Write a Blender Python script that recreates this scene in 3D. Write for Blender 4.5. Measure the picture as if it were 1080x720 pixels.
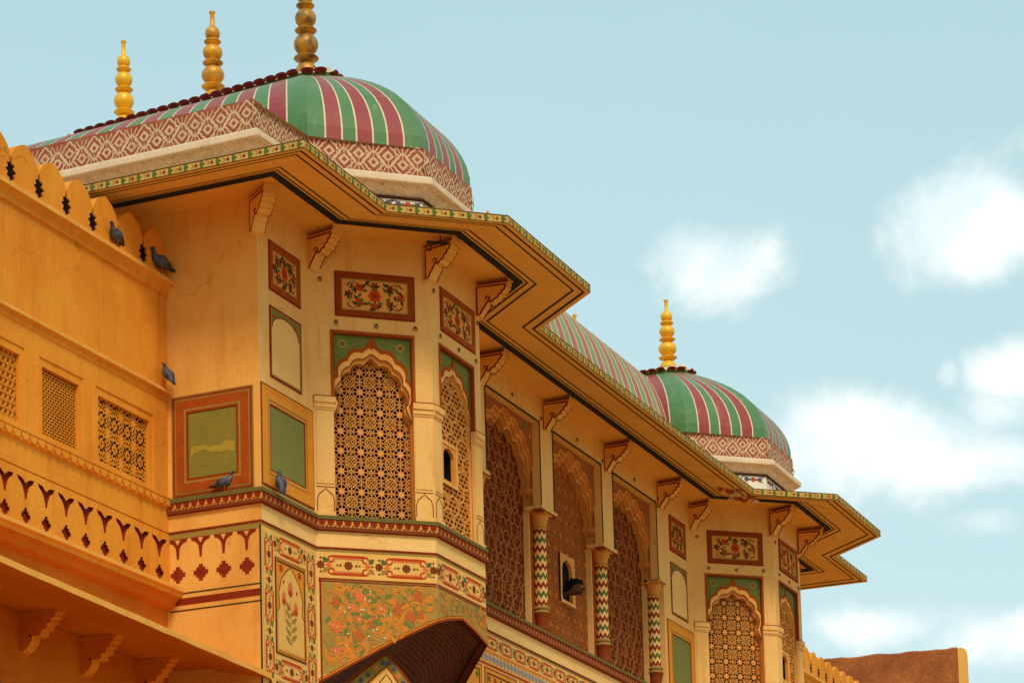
import bpy, math, random
from mathutils import Vector, Matrix
from mathutils.geometry import tessellate_polygon
R = math.radians
random.seed(7)
for o in list(bpy.data.objects): bpy.data.objects.remove(o)
scene = bpy.context.scene
COL = scene.collection

# ---------------------------------------------------------------- camera
CX, CY, F = 514.5, 944.35, 2838.07
yaw, pitch, roll = R(23.58), R(7.234), R(-1.4409)
fwd = Vector((math.cos(pitch)*math.cos(yaw), math.cos(pitch)*math.sin(yaw), math.sin(pitch)))
rgt = Vector((math.sin(yaw), -math.cos(yaw), 0)); upv = rgt.cross(fwd)
RR = rgt*math.cos(roll) + upv*math.sin(roll); UU = -rgt*math.sin(roll) + upv*math.cos(roll)
camd = bpy.data.cameras.new('camera'); cam = bpy.data.objects.new('camera', camd); COL.objects.link(cam)
cam.matrix_world = Matrix(((RR.x, UU.x, -fwd.x, -26.30), (RR.y, UU.y, -fwd.y, -14.1735), (RR.z, UU.z, -fwd.z, -8.5231), (0, 0, 0, 1)))
camd.sensor_width = 36; camd.lens = F*36/1080
camd.shift_x = -(CX-540)/1080; camd.shift_y = (CY-360)/1080
camd.clip_start = .1; camd.clip_end = 20000
scene.camera = cam

# ---------------------------------------------------------------- sky, sun, exposure
SUN_EL, SUN_AZ = R(46), R(-125)          # azimuth clockwise from +Y: the sun stands over the left end of the palace
world = bpy.data.worlds.new('World'); scene.world = world; world.use_nodes = True
wn, wl = world.node_tree.nodes, world.node_tree.links
wn.clear()
def wnode(t, **k):
    n = wn.new(t)
    for a, b in k.items(): setattr(n, a, b)
    return n
def mth(op, a, b=None, c=None, clamp=False):
    n = wn.new('ShaderNodeMath'); n.operation = op; n.use_clamp = clamp
    for i, v in enumerate((a, b, c)):
        if v is None: continue
        if isinstance(v, (int, float)): n.inputs[i].default_value = v
        else: wl.new(v, n.inputs[i])
    return n.outputs[0]
sky = wnode('ShaderNodeTexSky'); sky.sky_type = 'NISHITA'; sky.sun_disc = False
sky.sun_elevation = SUN_EL; sky.sun_rotation = SUN_AZ; sky.dust_density = 1.5; sky.air_density = 1.0; sky.ozone_density = 1.0
tc = wnode('ShaderNodeTexCoord')
DIR = tc.outputs['Generated']
nz = wnode('ShaderNodeTexNoise'); nz.inputs['Scale'].default_value = 17; nz.inputs['Detail'].default_value = 12; nz.inputs['Roughness'].default_value = .60; nz.inputs['Distortion'].default_value = .35
wl.new(DIR, nz.inputs['Vector'])
nz2 = wnode('ShaderNodeTexNoise'); nz2.inputs['Scale'].default_value = 5; nz2.inputs['Detail'].default_value = 5
wl.new(DIR, nz2.inputs['Vector'])
def dotc(v):
    n = wn.new('ShaderNodeVectorMath'); n.operation = 'DOT_PRODUCT'; wl.new(DIR, n.inputs[0]); n.inputs[1].default_value = v
    return n.outputs['Value']
CLOUDS = [((.892, .2934, .3439), .030, .020, .80), ((.9126, .206, .3531), .030, .024, .9), ((.9322, .1995, .3021), .026, .016, .95),
          ((.9273, .2189, .3037), .008, .010, .8), ((.9284, .2412, .2826), .058, .021, 1.0), ((.9345, .212, .272), .050, .018, .9), ((.9335, .2050, .2900), .036, .015, .8),
          ((.945, .2084, .2522), .020, .011, .8), ((.9447, .245, .2178), .034, .010, .75), ((.9527, .2155, .2143), .034, .016, .8),
          ((.905, .215, .378), .040, .010, .35), ((.8562, .3573, .3732), .010, .006, .35)]
acc = None
for d, wa, wb, st in CLOUDS:
    dv = Vector(d).normalized(); t1 = dv.cross(Vector((0, 0, 1))).normalized(); t2 = t1.cross(dv)
    a = mth('DIVIDE', mth('SUBTRACT', dotc(t1), 0), wa); b = mth('DIVIDE', dotc(t2), wb)
    f_ = mth('GREATER_THAN', dotc(dv), 0)
    r2 = mth('ADD', mth('MULTIPLY', a, a), mth('MULTIPLY', b, b))
    m = mth('MULTIPLY', mth('MULTIPLY', mth('POWER', 2.718, mth('MULTIPLY', r2, -1)), st), f_)
    acc = m if acc is None else mth('MAXIMUM', acc, m)
dens = mth('ADD', mth('MULTIPLY', acc, 1.15), mth('MULTIPLY', mth('SUBTRACT', nz.outputs['Fac'], .5), 1.75))
ramp = wnode('ShaderNodeMapRange'); ramp.interpolation_type = 'SMOOTHSTEP'
wl.new(dens, ramp.inputs['Value']); ramp.inputs['From Min'].default_value = .34; ramp.inputs['From Max'].default_value = .92
hazef = wnode('ShaderNodeMapRange'); wl.new(mth('ADD', dotc((0, 0, 1)), mth('MULTIPLY', nz2.outputs['Fac'], .10)), hazef.inputs['Value'])
hazef.inputs['From Min'].default_value = .22; hazef.inputs['From Max'].default_value = .50; hazef.inputs['To Min'].default_value = .45; hazef.inputs['To Max'].default_value = 0
SKYK = 1.0
base = wnode('ShaderNodeMixRGB'); base.inputs[0].default_value = .92
wl.new(sky.outputs[0], base.inputs[1]); base.inputs[2].default_value = (4.5, 6.6, 7.05, 1)
hz = wnode('ShaderNodeMixRGB'); wl.new(hazef.outputs[0], hz.inputs[0]); wl.new(base.outputs[0], hz.inputs[1]); hz.inputs[2].default_value = (7.2, 9.1, 9.4, 1)
cl = wnode('ShaderNodeMixRGB'); wl.new(ramp.outputs[0], cl.inputs[0]); wl.new(hz.outputs[0], cl.inputs[1])
cc_ = wnode('ShaderNodeMixRGB'); cc_.inputs[1].default_value = (7.7, 8.9, 9.2, 1); cc_.inputs[2].default_value = (9.5, 9.9, 9.6, 1); wl.new(cc_.outputs[0], cl.inputs[2])
nz3 = wnode('ShaderNodeTexNoise'); nz3.inputs['Scale'].default_value = 34; nz3.inputs['Detail'].default_value = 6; wl.new(DIR, nz3.inputs['Vector'])
c3 = wnode('ShaderNodeMapRange'); c3.inputs['From Min'].default_value = .38; c3.inputs['From Max'].default_value = .60; wl.new(nz3.outputs['Fac'], c3.inputs['Value']); wl.new(c3.outputs[0], cc_.inputs[0])
bg = wnode('ShaderNodeBackground'); wl.new(cl.outputs[0], bg.inputs[0]); bg.inputs[1].default_value = .072
wo = wnode('ShaderNodeOutputWorld'); wl.new(bg.outputs[0], wo.inputs[0])
sd = bpy.data.lights.new('sun', 'SUN'); sd.energy = 1.5; sd.angle = R(16); sd.color = (1, .88, .70)
so = bpy.data.objects.new('sun', sd); COL.objects.link(so)
sv = Vector((math.sin(SUN_AZ)*math.cos(SUN_EL), math.cos(SUN_AZ)*math.cos(SUN_EL), math.sin(SUN_EL)))
so.rotation_euler = sv.to_track_quat('Z', 'Y').to_euler(); so.location = sv*60
vs = scene.view_settings; vs.view_transform = 'Standard'; vs.look = 'None'; vs.gamma = 1; vs.exposure = 0.62
try: vs.use_curve_mapping = False
except Exception: pass

# ---------------------------------------------------------------- materials
MATS = {}
def S(r, g, b):      # sRGB 0-255 to linear
    f = lambda c: (c/255/12.92) if c/255 <= .04045 else ((c/255+.055)/1.055)**2.4
    return (f(r), f(g), f(b))
def mat(name, col, col2=None, scale=3.0, rough=.85, bump=.10, speck=0.0, speck_col=(.10, .05, .02), streak=0.0, streak_col=(.30, .15, .05), metal=0.0, var=.6, fine=.06, bscale=30, blotch=0, crack=0):
    if col2 is None: col2 = tuple(c*.80 for c in col)
    wr = lambda c: (min(.9, c[0]*1.07), c[1]*.88, c[2]*(.55 if c[2] < c[1] else .85))
    if name in ('pinkplaster', 'band_cream', 'band_red', 'moulding', 'dome_cream', 'dome_red', 'fluff_white', 'cream_lit'): wr = lambda c: c
    col, col2, speck_col, streak_col = wr(col), wr(col2), wr(speck_col), wr(streak_col)
    m = bpy.data.materials.new(name); m.use_nodes = True; nt = m.node_tree; N, L = nt.nodes, nt.links
    b = N['Principled BSDF']; b.inputs['Roughness'].default_value = rough; b.inputs['Metallic'].default_value = metal; b.inputs['Specular IOR Level'].default_value = .12 if rough > .7 else .45
    g = N.new('ShaderNodeNewGeometry'); P = g.outputs['Position']
    if col2 is None: col2 = tuple(c*.80 for c in col)
    n1 = N.new('ShaderNodeTexNoise'); n1.inputs['Scale'].default_value = scale; n1.inputs['Detail'].default_value = 8; n1.inputs['Roughness'].default_value = .6; L.new(P, n1.inputs['Vector'])
    mr = N.new('ShaderNodeMapRange'); mr.inputs['From Min'].default_value = .35; mr.inputs['From Max'].default_value = .68; L.new(n1.outputs['Fac'], mr.inputs['Value'])
    mx = N.new('ShaderNodeMixRGB'); mx.inputs[1].default_value = (*col, 1); mx.inputs[2].default_value = (*col2, 1)
    mu = N.new('ShaderNodeMath'); mu.operation = 'MULTIPLY'; L.new(mr.outputs[0], mu.inputs[0]); mu.inputs[1].default_value = var; L.new(mu.outputs[0], mx.inputs[0])
    out = mx.outputs[0]
    n2 = N.new('ShaderNodeTexNoise'); n2.inputs['Scale'].default_value = bscale; n2.inputs['Detail'].default_value = 4; L.new(P, n2.inputs['Vector'])
    if fine:
        hs = N.new('ShaderNodeMixRGB'); hs.blend_type = 'MULTIPLY'; hs.inputs[0].default_value = 1
        m2 = N.new('ShaderNodeMapRange'); m2.inputs['From Min'].default_value = .3; m2.inputs['From Max'].default_value = .7; m2.inputs['To Min'].default_value = 1-fine; m2.inputs['To Max'].default_value = 1+fine
        L.new(n2.outputs['Fac'], m2.inputs['Value']); L.new(out, hs.inputs[1]); L.new(m2.outputs[0], hs.inputs[2]); out = hs.outputs[0]
    def overlay(vec_scale, nscale, lo, hi, amt, c, fac_out):
        mp = N.new('ShaderNodeMapping'); mp.inputs['Scale'].default_value = vec_scale; L.new(P, mp.inputs['Vector'])
        n = N.new('ShaderNodeTexNoise'); n.inputs['Scale'].default_value = nscale; n.inputs['Detail'].default_value = 5; n.inputs['Roughness'].default_value = .65; L.new(mp.outputs[0], n.inputs['Vector'])
        r = N.new('ShaderNodeMapRange'); r.inputs['From Min'].default_value = lo; r.inputs['From Max'].default_value = hi; r.inputs['To Max'].default_value = amt; L.new(n.outputs['Fac'], r.inputs['Value'])
        x = N.new('ShaderNodeMixRGB'); x.inputs[2].default_value = (*c, 1); L.new(r.outputs[0], x.inputs[0]); L.new(fac_out, x.inputs[1]); return x.outputs[0]
    if blotch: out = overlay((1, 1, .6), .9, .46, .72, blotch, tuple(c*k for c, k in zip(col2, (.80, .62, .45))), out)
    if streak: out = overlay((1, 1, .12), 7, .54, .74, streak, streak_col, out)
    if crack:
        nd = N.new('ShaderNodeTexNoise'); nd.inputs['Scale'].default_value = 3; nd.inputs['Detail'].default_value = 6; L.new(P, nd.inputs['Vector'])
        av = N.new('ShaderNodeVectorMath'); av.operation = 'ADD'; L.new(P, av.inputs[0]); sc_ = N.new('ShaderNodeVectorMath'); sc_.operation = 'SCALE'; sc_.inputs['Scale'].default_value = .55; L.new(nd.outputs['Color'], sc_.inputs[0]); L.new(sc_.outputs[0], av.inputs[1])
        vo = N.new('ShaderNodeTexVoronoi'); vo.feature = 'DISTANCE_TO_EDGE'; vo.inputs['Scale'].default_value = .75; L.new(av.outputs[0], vo.inputs['Vector'])
        r1 = N.new('ShaderNodeMapRange'); r1.inputs['From Min'].default_value = .002; r1.inputs['From Max'].default_value = .008; r1.inputs['To Min'].default_value = 1; r1.inputs['To Max'].default_value = 0; L.new(vo.outputs['Distance'], r1.inputs['Value'])
        r2 = N.new('ShaderNodeMapRange'); r2.inputs['From Min'].default_value = .53; r2.inputs['From Max'].default_value = .64; r2.inputs['To Max'].default_value = crack; L.new(n1.outputs['Fac'], r2.inputs['Value'])
        mm = N.new('ShaderNodeMath'); mm.operation = 'MULTIPLY'; L.new(r1.outputs[0], mm.inputs[0]); L.new(r2.outputs[0], mm.inputs[1])
        xx = N.new('ShaderNodeMixRGB'); xx.inputs[2].default_value = (.16, .06, .02, 1); L.new(mm.outputs[0], xx.inputs[0]); L.new(out, xx.inputs[1]); out = xx.outputs[0]
    if speck: out = overlay((1, 1, 1), 24, .62, .72, speck, speck_col, out)
    L.new(out, b.inputs['Base Color'])
    if bump:
        bp = N.new('ShaderNodeBump'); bp.inputs['Strength'].default_value = bump; bp.inputs['Distance'].default_value = .012
        ad = N.new('ShaderNodeMath'); ad.operation = 'ADD'; L.new(n1.outputs['Fac'], ad.inputs[0]); L.new(n2.outputs['Fac'], ad.inputs[1])
        L.new(ad.outputs[0], bp.inputs['Height']); L.new(bp.outputs[0], b.inputs['Normal'])
    MATS[name] = m
    return m
mat('cream', (.80, .57, .30), (.74, .47, .20), 2.2, speck=.35, speck_col=(.42, .16, .04), streak=.5, streak_col=(.56, .26, .07), blotch=0.35, crack=0.4)
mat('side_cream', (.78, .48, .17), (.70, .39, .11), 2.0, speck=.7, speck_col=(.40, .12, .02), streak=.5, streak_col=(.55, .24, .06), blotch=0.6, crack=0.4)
mat('cream_pale', (.82, .60, .33), (.78, .52, .25), 2.5, speck=.2, speck_col=(.5, .2, .06), streak=.15, streak_col=(.62, .36, .14), crack=0.4)
mat('soffit', (.83, .52, .21), (.77, .42, .135), 1.6, speck=.25, speck_col=(.4, .13, .03), streak=.0, blotch=0.45, crack=0.35)
mat('slope', (.83, .58, .28), (.77, .48, .19), 2.2, speck=.2, blotch=0.3, crack=0.5)
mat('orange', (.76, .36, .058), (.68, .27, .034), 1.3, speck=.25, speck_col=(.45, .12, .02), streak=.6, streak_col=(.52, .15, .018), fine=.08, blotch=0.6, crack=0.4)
mat('orange_shaded', (.58, .20, .022), (.50, .14, .012), 1.3, speck=.25, speck_col=(.35, .10, .02), streak=.35, streak_col=(.50, .14, .015), fine=.08, blotch=0.5, crack=0.35)  # wall orange darkened: shade under ledge and eave put into the colour
mat('orange_lit', (.80, .46, .14), (.66, .32, .08), 5, speck=.8, speck_col=(.12, .07, .04), streak=0)  # wall orange lightened for lit upper faces, plus dark specks of dirt
mat('pinkplaster', (.72, .50, .30), (.60, .38, .22), 4, speck=.9, speck_col=(.12, .06, .03), streak=.45, streak_col=(.25, .13, .07), fine=.2, crack=0.9)
mat('moulding', (.74, .56, .38), (.66, .46, .29), 4, speck=.6, speck_col=(.25, .13, .07), streak=.25, streak_col=(.5, .33, .2), crack=0.4)
mat('maroon', (.20, .022, .008), (.27, .045, .010), 8, bump=.1)
mat('darkline', (.05, .022, .012), (.09, .03, .015), 12, bump=0)
mat('navy', (.022, .028, .036), (.035, .035, .035), 6, bump=.1)
mat('linegreen', (.035, .042, .018), (.06, .04, .015), 12, bump=0)
mat('rust', (.37, .085, .010), (.27, .05, .008), 7, speck=.5, speck_col=(.62, .26, .06), bump=.1)
mat('rustframe', (.27, .060, .012), (.19, .036, .008), 7, speck=.3, speck_col=(.5, .2, .06), bump=.1)
mat('ochre', (.70, .32, .055), (.60, .24, .035), 5, speck=.2, bump=.1)
mat('khaki', (.30, .24, .085), (.36, .22, .06), 8, bump=.1)
mat('green', (.20, .235, .10), (.16, .20, .075), 4, speck=.35, speck_col=(.55, .45, .16), bump=.08)
mat('olive', (.24, .23, .055), (.17, .19, .05), 6, speck=.3, speck_col=(.08, .10, .04), bump=.08)
mat('yellowband', (.38, .32, .065), (.31, .27, .06), 6, bump=.05)
mat('ledge', (.13, .13, .055), (.18, .15, .05), 8, rough=.9, bump=.1)
mat('teal', (.13, .21, .075), (.18, .23, .07), 6, speck=.3, speck_col=(.4, .4, .15), bump=.05)
mat('jali', (.70, .37, .14), (.64, .29, .09), 9, rough=.8, bump=.1)
mat('jali_brown', (.50, .18, .050), (.32, .10, .030), 9, bump=.1)
mat('jali_dark', (.30, .085, .030), (.20, .055, .022), 9, bump=.1)
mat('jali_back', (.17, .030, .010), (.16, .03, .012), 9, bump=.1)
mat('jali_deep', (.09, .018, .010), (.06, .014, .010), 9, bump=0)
mat('hexline', (.42, .20, .12), (.34, .15, .09), 9, bump=.1)
mat('inside', (.008, .004, .003), (.006, .003, .002), 2, bump=0)  # near-black: the dark of unlit interiors put into the colour
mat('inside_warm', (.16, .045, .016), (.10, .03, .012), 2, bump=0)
mat('dome_green', (.050, .185, .075), (.085, .225, .10), 2.5, rough=.55, streak=.6, streak_col=(.22, .34, .20), bump=.1, crack=0.5)
mat('dome_red', (.27, .016, .014), (.33, .036, .026), 2.5, rough=.55, streak=.55, streak_col=(.42, .15, .12), bump=.1, crack=0.5)
mat('vault_green', (.20, .29, .17), (.30, .36, .22), 2.5, rough=.6, streak=.4, streak_col=(.45, .42, .30))  # vault stripes paled: grazing-angle pallor put into the colour as faded paint
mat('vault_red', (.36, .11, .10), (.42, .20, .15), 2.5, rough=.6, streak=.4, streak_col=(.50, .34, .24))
mat('dome_cream', (.74, .58, .36), (.62, .46, .27), 5, rough=.6, streak=.3, bump=.1)
mat('band_red', (.30, .068, .035), (.40, .14, .08), 6, speck=.4, speck_col=(.6, .38, .24), bump=.12)
mat('band_cream', (.66, .44, .26), (.46, .24, .13), 8, speck=.4, speck_col=(.4, .16, .08), bump=.12)
mat('crest_red', (.20, .018, .022), (.26, .04, .04), 8, rough=.6)
mat('gold_half', (.86, .45, .03), (.32, .19, .07), 6, rough=.42, metal=.2, bump=.15, var=1, streak=.5, streak_col=(.30, .20, .12))
mat('gold', (.90, .55, .03), (.84, .42, .018), 6, rough=.38, metal=.15, bump=.1, streak=.2, streak_col=(.4, .2, .03), fine=.08)
mat('gold_worn', (.66, .35, .03), (.13, .09, .055), 7, rough=.42, metal=.2, bump=.2, var=1, streak=.35, streak_col=(.20, .16, .12))
mat('fascia', (.60, .46, .18), (.46, .31, .11), 9, speck=.9, speck_col=(.12, .06, .03), bump=.2, streak=.5, streak_col=(.16, .09, .04), var=.9)
mat('leaf', (.075, .15, .055), (.11, .17, .05), 9, bump=.05)
mat('paint_red', (.48, .065, .014), (.40, .045, .010), 8, bump=.05)
mat('paint_pink', (.66, .20, .09), (.58, .14, .06), 8, bump=.05)
mat('paint_brown', (.17, .045, .020), (.22, .06, .02), 8, bump=.05)
mat('paint_orange', (.74, .27, .035), (.66, .20, .03), 8, bump=.05)
mat('paint_blue', (.30, .38, .42), (.24, .30, .36), 8, bump=.05)
mat('paint_violet', (.09, .075, .13), (.14, .10, .14), 8, bump=.05)
mat('floral_ground', (.76, .52, .22), (.66, .42, .16), 4, speck=.2)
mat('mural_ground', (.34, .28, .10), (.48, .20, .05), 12, speck=.6, speck_col=(.62, .50, .26), bump=.1)
mat('mural_orange', (.62, .25, .05), (.50, .22, .06), 12, bump=.05)
mat('arch_tan', (.66, .33, .11), (.52, .22, .06), 5, speck=.3, speck_col=(.4, .12, .04))
mat('mural_red', (.46, .13, .055), (.40, .15, .05), 12, bump=.05)
mat('panel_tan', (.72, .40, .14), (.62, .31, .09), 6, speck=.4, speck_col=(.5, .2, .06))
mat('spandrel', (.36, .11, .05), (.22, .15, .07), 7, speck=.5, speck_col=(.5, .14, .06), bump=.1)
mat('fluff_white', (.80, .74, .58), None, 9)
mat('iron', (.035, .02, .016), (.06, .03, .02), 20, rough=.6, metal=.4)
mat('feather', (.075, .085, .115), (.05, .055, .08), 20, rough=.6, bump=.1)
mat('feather_dark', (.016, .018, .03), (.02, .03, .035), 20, rough=.45)
mat('feather_neck', (.03, .055, .06), (.05, .03, .06), 30, rough=.35)
mat('pink_foot', (.40, .10, .07), None, 30)
mat('skin', (.075, .034, .022), (.06, .026, .018), 20, rough=.8, bump=0)  # darkened towards a silhouette; shade put into the skin colour
mat('hair', (.006, .004, .004), None, 60, rough=.95)
mat('shirt', (.030, .016, .040), (.02, .012, .03), 12)
mat('ruin', (.40, .15, .065), (.24, .08, .035), 1.1, var=1, fine=.2, blotch=.7, speck=.7, speck_col=(.62, .33, .18), streak=.5, streak_col=(.28, .09, .04), bscale=12)
mat('ruin_cap', (.72, .44, .16), (.64, .36, .12), 1, speck=.5)
mat('ground', (.46, .33, .20), (.38, .27, .16), .4, rough=.95, bscale=20)
mat('terrace', (.36, .28, .19), (.28, .2, .12), 1, rough=.95)
mat('stone_hill', (.22, .17, .10), (.10, .12, .05), .02, rough=1, bscale=.3)
for nm_ in ('dome_green', 'dome_red', 'dome_cream'):
    b = MATS[nm_].node_tree.nodes['Principled BSDF']; b.inputs['Coat Weight'].default_value = .28; b.inputs['Coat Roughness'].default_value = .42; b.inputs['Sheen Weight'].default_value = .12; b.inputs['Sheen Roughness'].default_value = .45; b.inputs['Sheen Tint'].default_value = (1, .9, .72, 1)
def brick_mat():
    m = bpy.data.materials.new('brick_maroon'); m.use_nodes = True; N, L = m.node_tree.nodes, m.node_tree.links
    b = N['Principled BSDF']; b.inputs['Roughness'].default_value = .8
    uv = N.new('ShaderNodeTexCoord')
    br = N.new('ShaderNodeTexBrick'); br.inputs['Scale'].default_value = 1; br.inputs['Brick Width'].default_value = .20; br.inputs['Row Height'].default_value = .055
    br.inputs['Mortar Size'].default_value = .005; br.inputs['Color1'].default_value = (.10, .014, .010, 1); br.inputs['Color2'].default_value = (.06, .010, .008, 1); br.inputs['Mortar'].default_value = (.20, .06, .035, 1)
    L.new(uv.outputs['UV'], br.inputs['Vector']); L.new(br.outputs['Color'], b.inputs['Base Color'])
    MATS['brick'] = m
brick_mat()

# ---------------------------------------------------------------- mesh building
class Fr:            # a wall frame: a along the wall, z up, o outward
    def __init__(s, org, u, n, ln=0):
        s.o = Vector((org[0], org[1], 0)); s.u = Vector((u[0], u[1], 0)).normalized(); s.n = Vector((n[0], n[1], 0)).normalized(); s.len = ln
    def p(s, a, z, o=0): return s.o + s.u*a + s.n*o + Vector((0, 0, z))
def seg(p0, p1):
    d = Vector((p1[0]-p0[0], p1[1]-p0[1])); l = d.length; d /= l
    return Fr(p0, (d.x, d.y), (d.y, -d.x), l)
def offset_path(pts, o):
    pts = [Vector(p) for p in pts]; out = []
    nr = lambda a, b: Vector(((b-a).y, -(b-a).x)).normalized()
    for i, p in enumerate(pts):
        if i == 0: out.append(p + o*nr(pts[0], pts[1]))
        elif i == len(pts)-1: out.append(p + o*nr(pts[-2], pts[-1]))
        else:
            n1, n2 = nr(pts[i-1], p), nr(p, pts[i+1]); m = (n1+n2).normalized(); out.append(p + m*(o/m.dot(n1)))
    return out
class M:
    skip = None
    def __init__(s): s.v = []; s.f = []; s.m = []; s.uv = []; s.mats = []
    def mi(s, name):
        if name not in s.mats: s.mats.append(name)
        return s.mats.index(name)
    def face(s, pts, mt, uv=None):
        i = len(s.v); s.v += [tuple(p) for p in pts]; s.f.append(tuple(range(i, i+len(pts)))); s.m.append(s.mi(mt)); s.uv.append(uv)
    def ngon(s, fr, loops, o, mt):       # flat filled polygon (possibly with holes) in a frame
        if not isinstance(loops[0][0], (tuple, list)): loops = [loops]
        if len(loops) == 1 and len(loops[0]) <= 4:
            s.face([fr.p(a, z, o) for a, z in loops[0]], mt); return
        flat = [q for l in loops for q in l]
        tris = tessellate_polygon([[Vector((a, z, 0)) for a, z in l] for l in loops])
        i = len(s.v); s.v += [tuple(fr.p(a, z, o)) for a, z in flat]; k = s.mi(mt)
        for t in tris: s.f.append((i+t[0], i+t[1], i+t[2])); s.m.append(k); s.uv.append(None)
    def prism(s, fr, loops, o0, o1, mt, side=None, back=False):
        if not isinstance(loops[0][0], (tuple, list)): loops = [loops]
        s.ngon(fr, loops, o1, mt)
        if back: s.ngon(fr, loops, o0, mt)
        for l in loops:
            for i in range(len(l)):
                a, b = l[i], l[(i+1) % len(l)]
                s.face([fr.p(*a, o0), fr.p(*b, o0), fr.p(*b, o1), fr.p(*a, o1)], side or mt)
    def box(s, fr, a0, a1, z0, z1, o0, o1, mt, back=False): s.prism(fr, [(a0, z0), (a1, z0), (a1, z1), (a0, z1)], o0, o1, mt, back=back)
    def strip(s, fr, pts, w, o, mt, closed=False):       # painted line along a polyline
        n = len(pts); L, Rr = [], []
        for i in range(n):
            p = Vector(pts[i]); a = Vector(pts[(i-1) % n] if (closed or i > 0) else pts[i]); b = Vector(pts[(i+1) % n] if (closed or i < n-1) else pts[i])
            d = (b-a)
            d = d.normalized() if d.length > 1e-9 else Vector((1, 0)); nn = Vector((-d.y, d.x))*w/2
            L.append(p+nn); Rr.append(p-nn)
        for i in range(n if closed else n-1):
            j = (i+1) % n; s.face([fr.p(*L[i], o), fr.p(*L[j], o), fr.p(*Rr[j], o), fr.p(*Rr[i], o)], mt)
    def bar(s, fr, a, b, w, o0, o1, mt):                 # a raised bar of a lattice
        a, b = Vector(a), Vector(b); d = b-a
        if d.length < 1e-6: return
        if s.skip:
            c = (a+b)/2
            if s.skip[0] < c.x < s.skip[1] and s.skip[2] < c.y < s.skip[3]: return
        d.normalize(); n = Vector((-d.y, d.x))*w/2; q = [a+n, b+n, b-n, a-n]
        s.face([fr.p(*x, o1) for x in q], mt)
        s.face([fr.p(*q[0], o0), fr.p(*q[1], o0), fr.p(*q[1], o1), fr.p(*q[0], o1)], mt)
        s.face([fr.p(*q[2], o0), fr.p(*q[3], o0), fr.p(*q[3], o1), fr.p(*q[2], o1)], mt)
    def sweep(s, path, prof, mats):                      # profile [(o, z)] along a plan path, mitred
        rings = [[(*q, z) for q in offset_path(path, o)] for o, z in prof]
        for k in range(len(prof)-1):
            for i in range(len(path)-1):
                s.face([rings[k][i], rings[k][i+1], rings[k+1][i+1], rings[k+1][i]], mats[k] if isinstance(mats, (list, tuple)) else mats)
    def lathe(s, c, prof, mt, n=20, cap=True):
        for k in range(len(prof)-1):
            for i in range(n):
                a, b = 2*math.pi*i/n, 2*math.pi*(i+1)/n; (r0, z0), (r1, z1) = prof[k], prof[k+1]
                q = [(c[0]+r0*math.cos(a), c[1]+r0*math.sin(a), c[2]+z0), (c[0]+r0*math.cos(b), c[1]+r0*math.sin(b), c[2]+z0),
                     (c[0]+r1*math.cos(b), c[1]+r1*math.sin(b), c[2]+z1), (c[0]+r1*math.cos(a), c[1]+r1*math.sin(a), c[2]+z1)]
                s.face(q, mt if isinstance(mt, str) else mt[k])
    def build(s, name, parent=None, smooth=False, weld=False):
        me = bpy.data.meshes.new(name); me.from_pydata(s.v, [], s.f)
        for n in s.mats: me.materials.append(MATS[n])
        me.polygons.foreach_set('material_index', s.m)
        if any(u is not None for u in s.uv):
            ul = me.uv_layers.new(name='UVMap'); k = 0
            for f, u in zip(s.f, s.uv):
                for j in range(len(f)):
                    ul.data[k].uv = u[j] if u else (0, 0); k += 1
        me.update()
        if weld or smooth:
            import bmesh
            bm = bmesh.new(); bm.from_mesh(me); bmesh.ops.remove_doubles(bm, verts=bm.verts, dist=.0004)
            bmesh.ops.recalc_face_normals(bm, faces=bm.faces); bm.to_mesh(me); bm.free()
        if smooth:
            me.polygons.foreach_set('use_smooth', [True]*len(me.polygons))
            try: me.set_sharp_from_angle(angle=R(50))
            except Exception: pass
        o = bpy.data.objects.new(name, me); COL.objects.link(o)
        if parent is not None: o.parent = parent
        return o
def thing(name, label, cat, group=None, loc=(0, 0, 0)):
    o = bpy.data.objects.new(name, None); COL.objects.link(o); o['label'] = label; o['category'] = cat; o.location = loc
    if group: o['group'] = group
    return o
def tag(o, label, cat, group=None):
    o['label'] = label; o['category'] = cat
    if group: o['group'] = group
    return o
def copy_tree(o, parent, shift):
    c = o.copy(); COL.objects.link(c); c.parent = parent; c.location = o.location + shift
    for ch in list(o.children):
        d = ch.copy(); COL.objects.link(d); d.parent = c
    return c
rect = lambda a0, a1, z0, z1: [(a0, z0), (a1, z0), (a1, z1), (a0, z1)]

# 2-D ornament
def circ(c, r, n=14, a0=0): return [(c[0]+r*math.cos(a0+2*math.pi*i/n), c[1]+r*math.sin(a0+2*math.pi*i/n)) for i in range(n)]
def petals(c, r, n=8, depth=.35, a0=0, m=4):
    k = n*m; return [(c[0]+r*(1-depth+depth*abs(math.cos(n*math.pi*i/k)))*math.cos(a0+2*math.pi*i/k), c[1]+r*(1-depth+depth*abs(math.cos(n*math.pi*i/k)))*math.sin(a0+2*math.pi*i/k)) for i in range(k)]
def leafp(c, ang, l, w):
    ca, sa = math.cos(ang), math.sin(ang); q = [(0, 0), (.3, .5), (.65, .42), (1, 0), (.65, -.42), (.3, -.5)]
    return [(c[0]+(x*l)*ca-(y*w)*sa, c[1]+(x*l)*sa+(y*w)*ca) for x, y in q]
def arc(c, r, a0, a1, n=8, sp=0): return [(c[0]+(r+sp*i/n)*math.cos(a0+(a1-a0)*i/n), c[1]+(r+sp*i/n)*math.sin(a0+(a1-a0)*i/n)) for i in range(n+1)]
def star(c, r, n=8, k=.5, a0=0): return [(c[0]+(r if i % 2 == 0 else r*k)*math.cos(a0+math.pi*i/n), c[1]+(r if i % 2 == 0 else r*k)*math.sin(a0+math.pi*i/n)) for i in range(2*n)]
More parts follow.
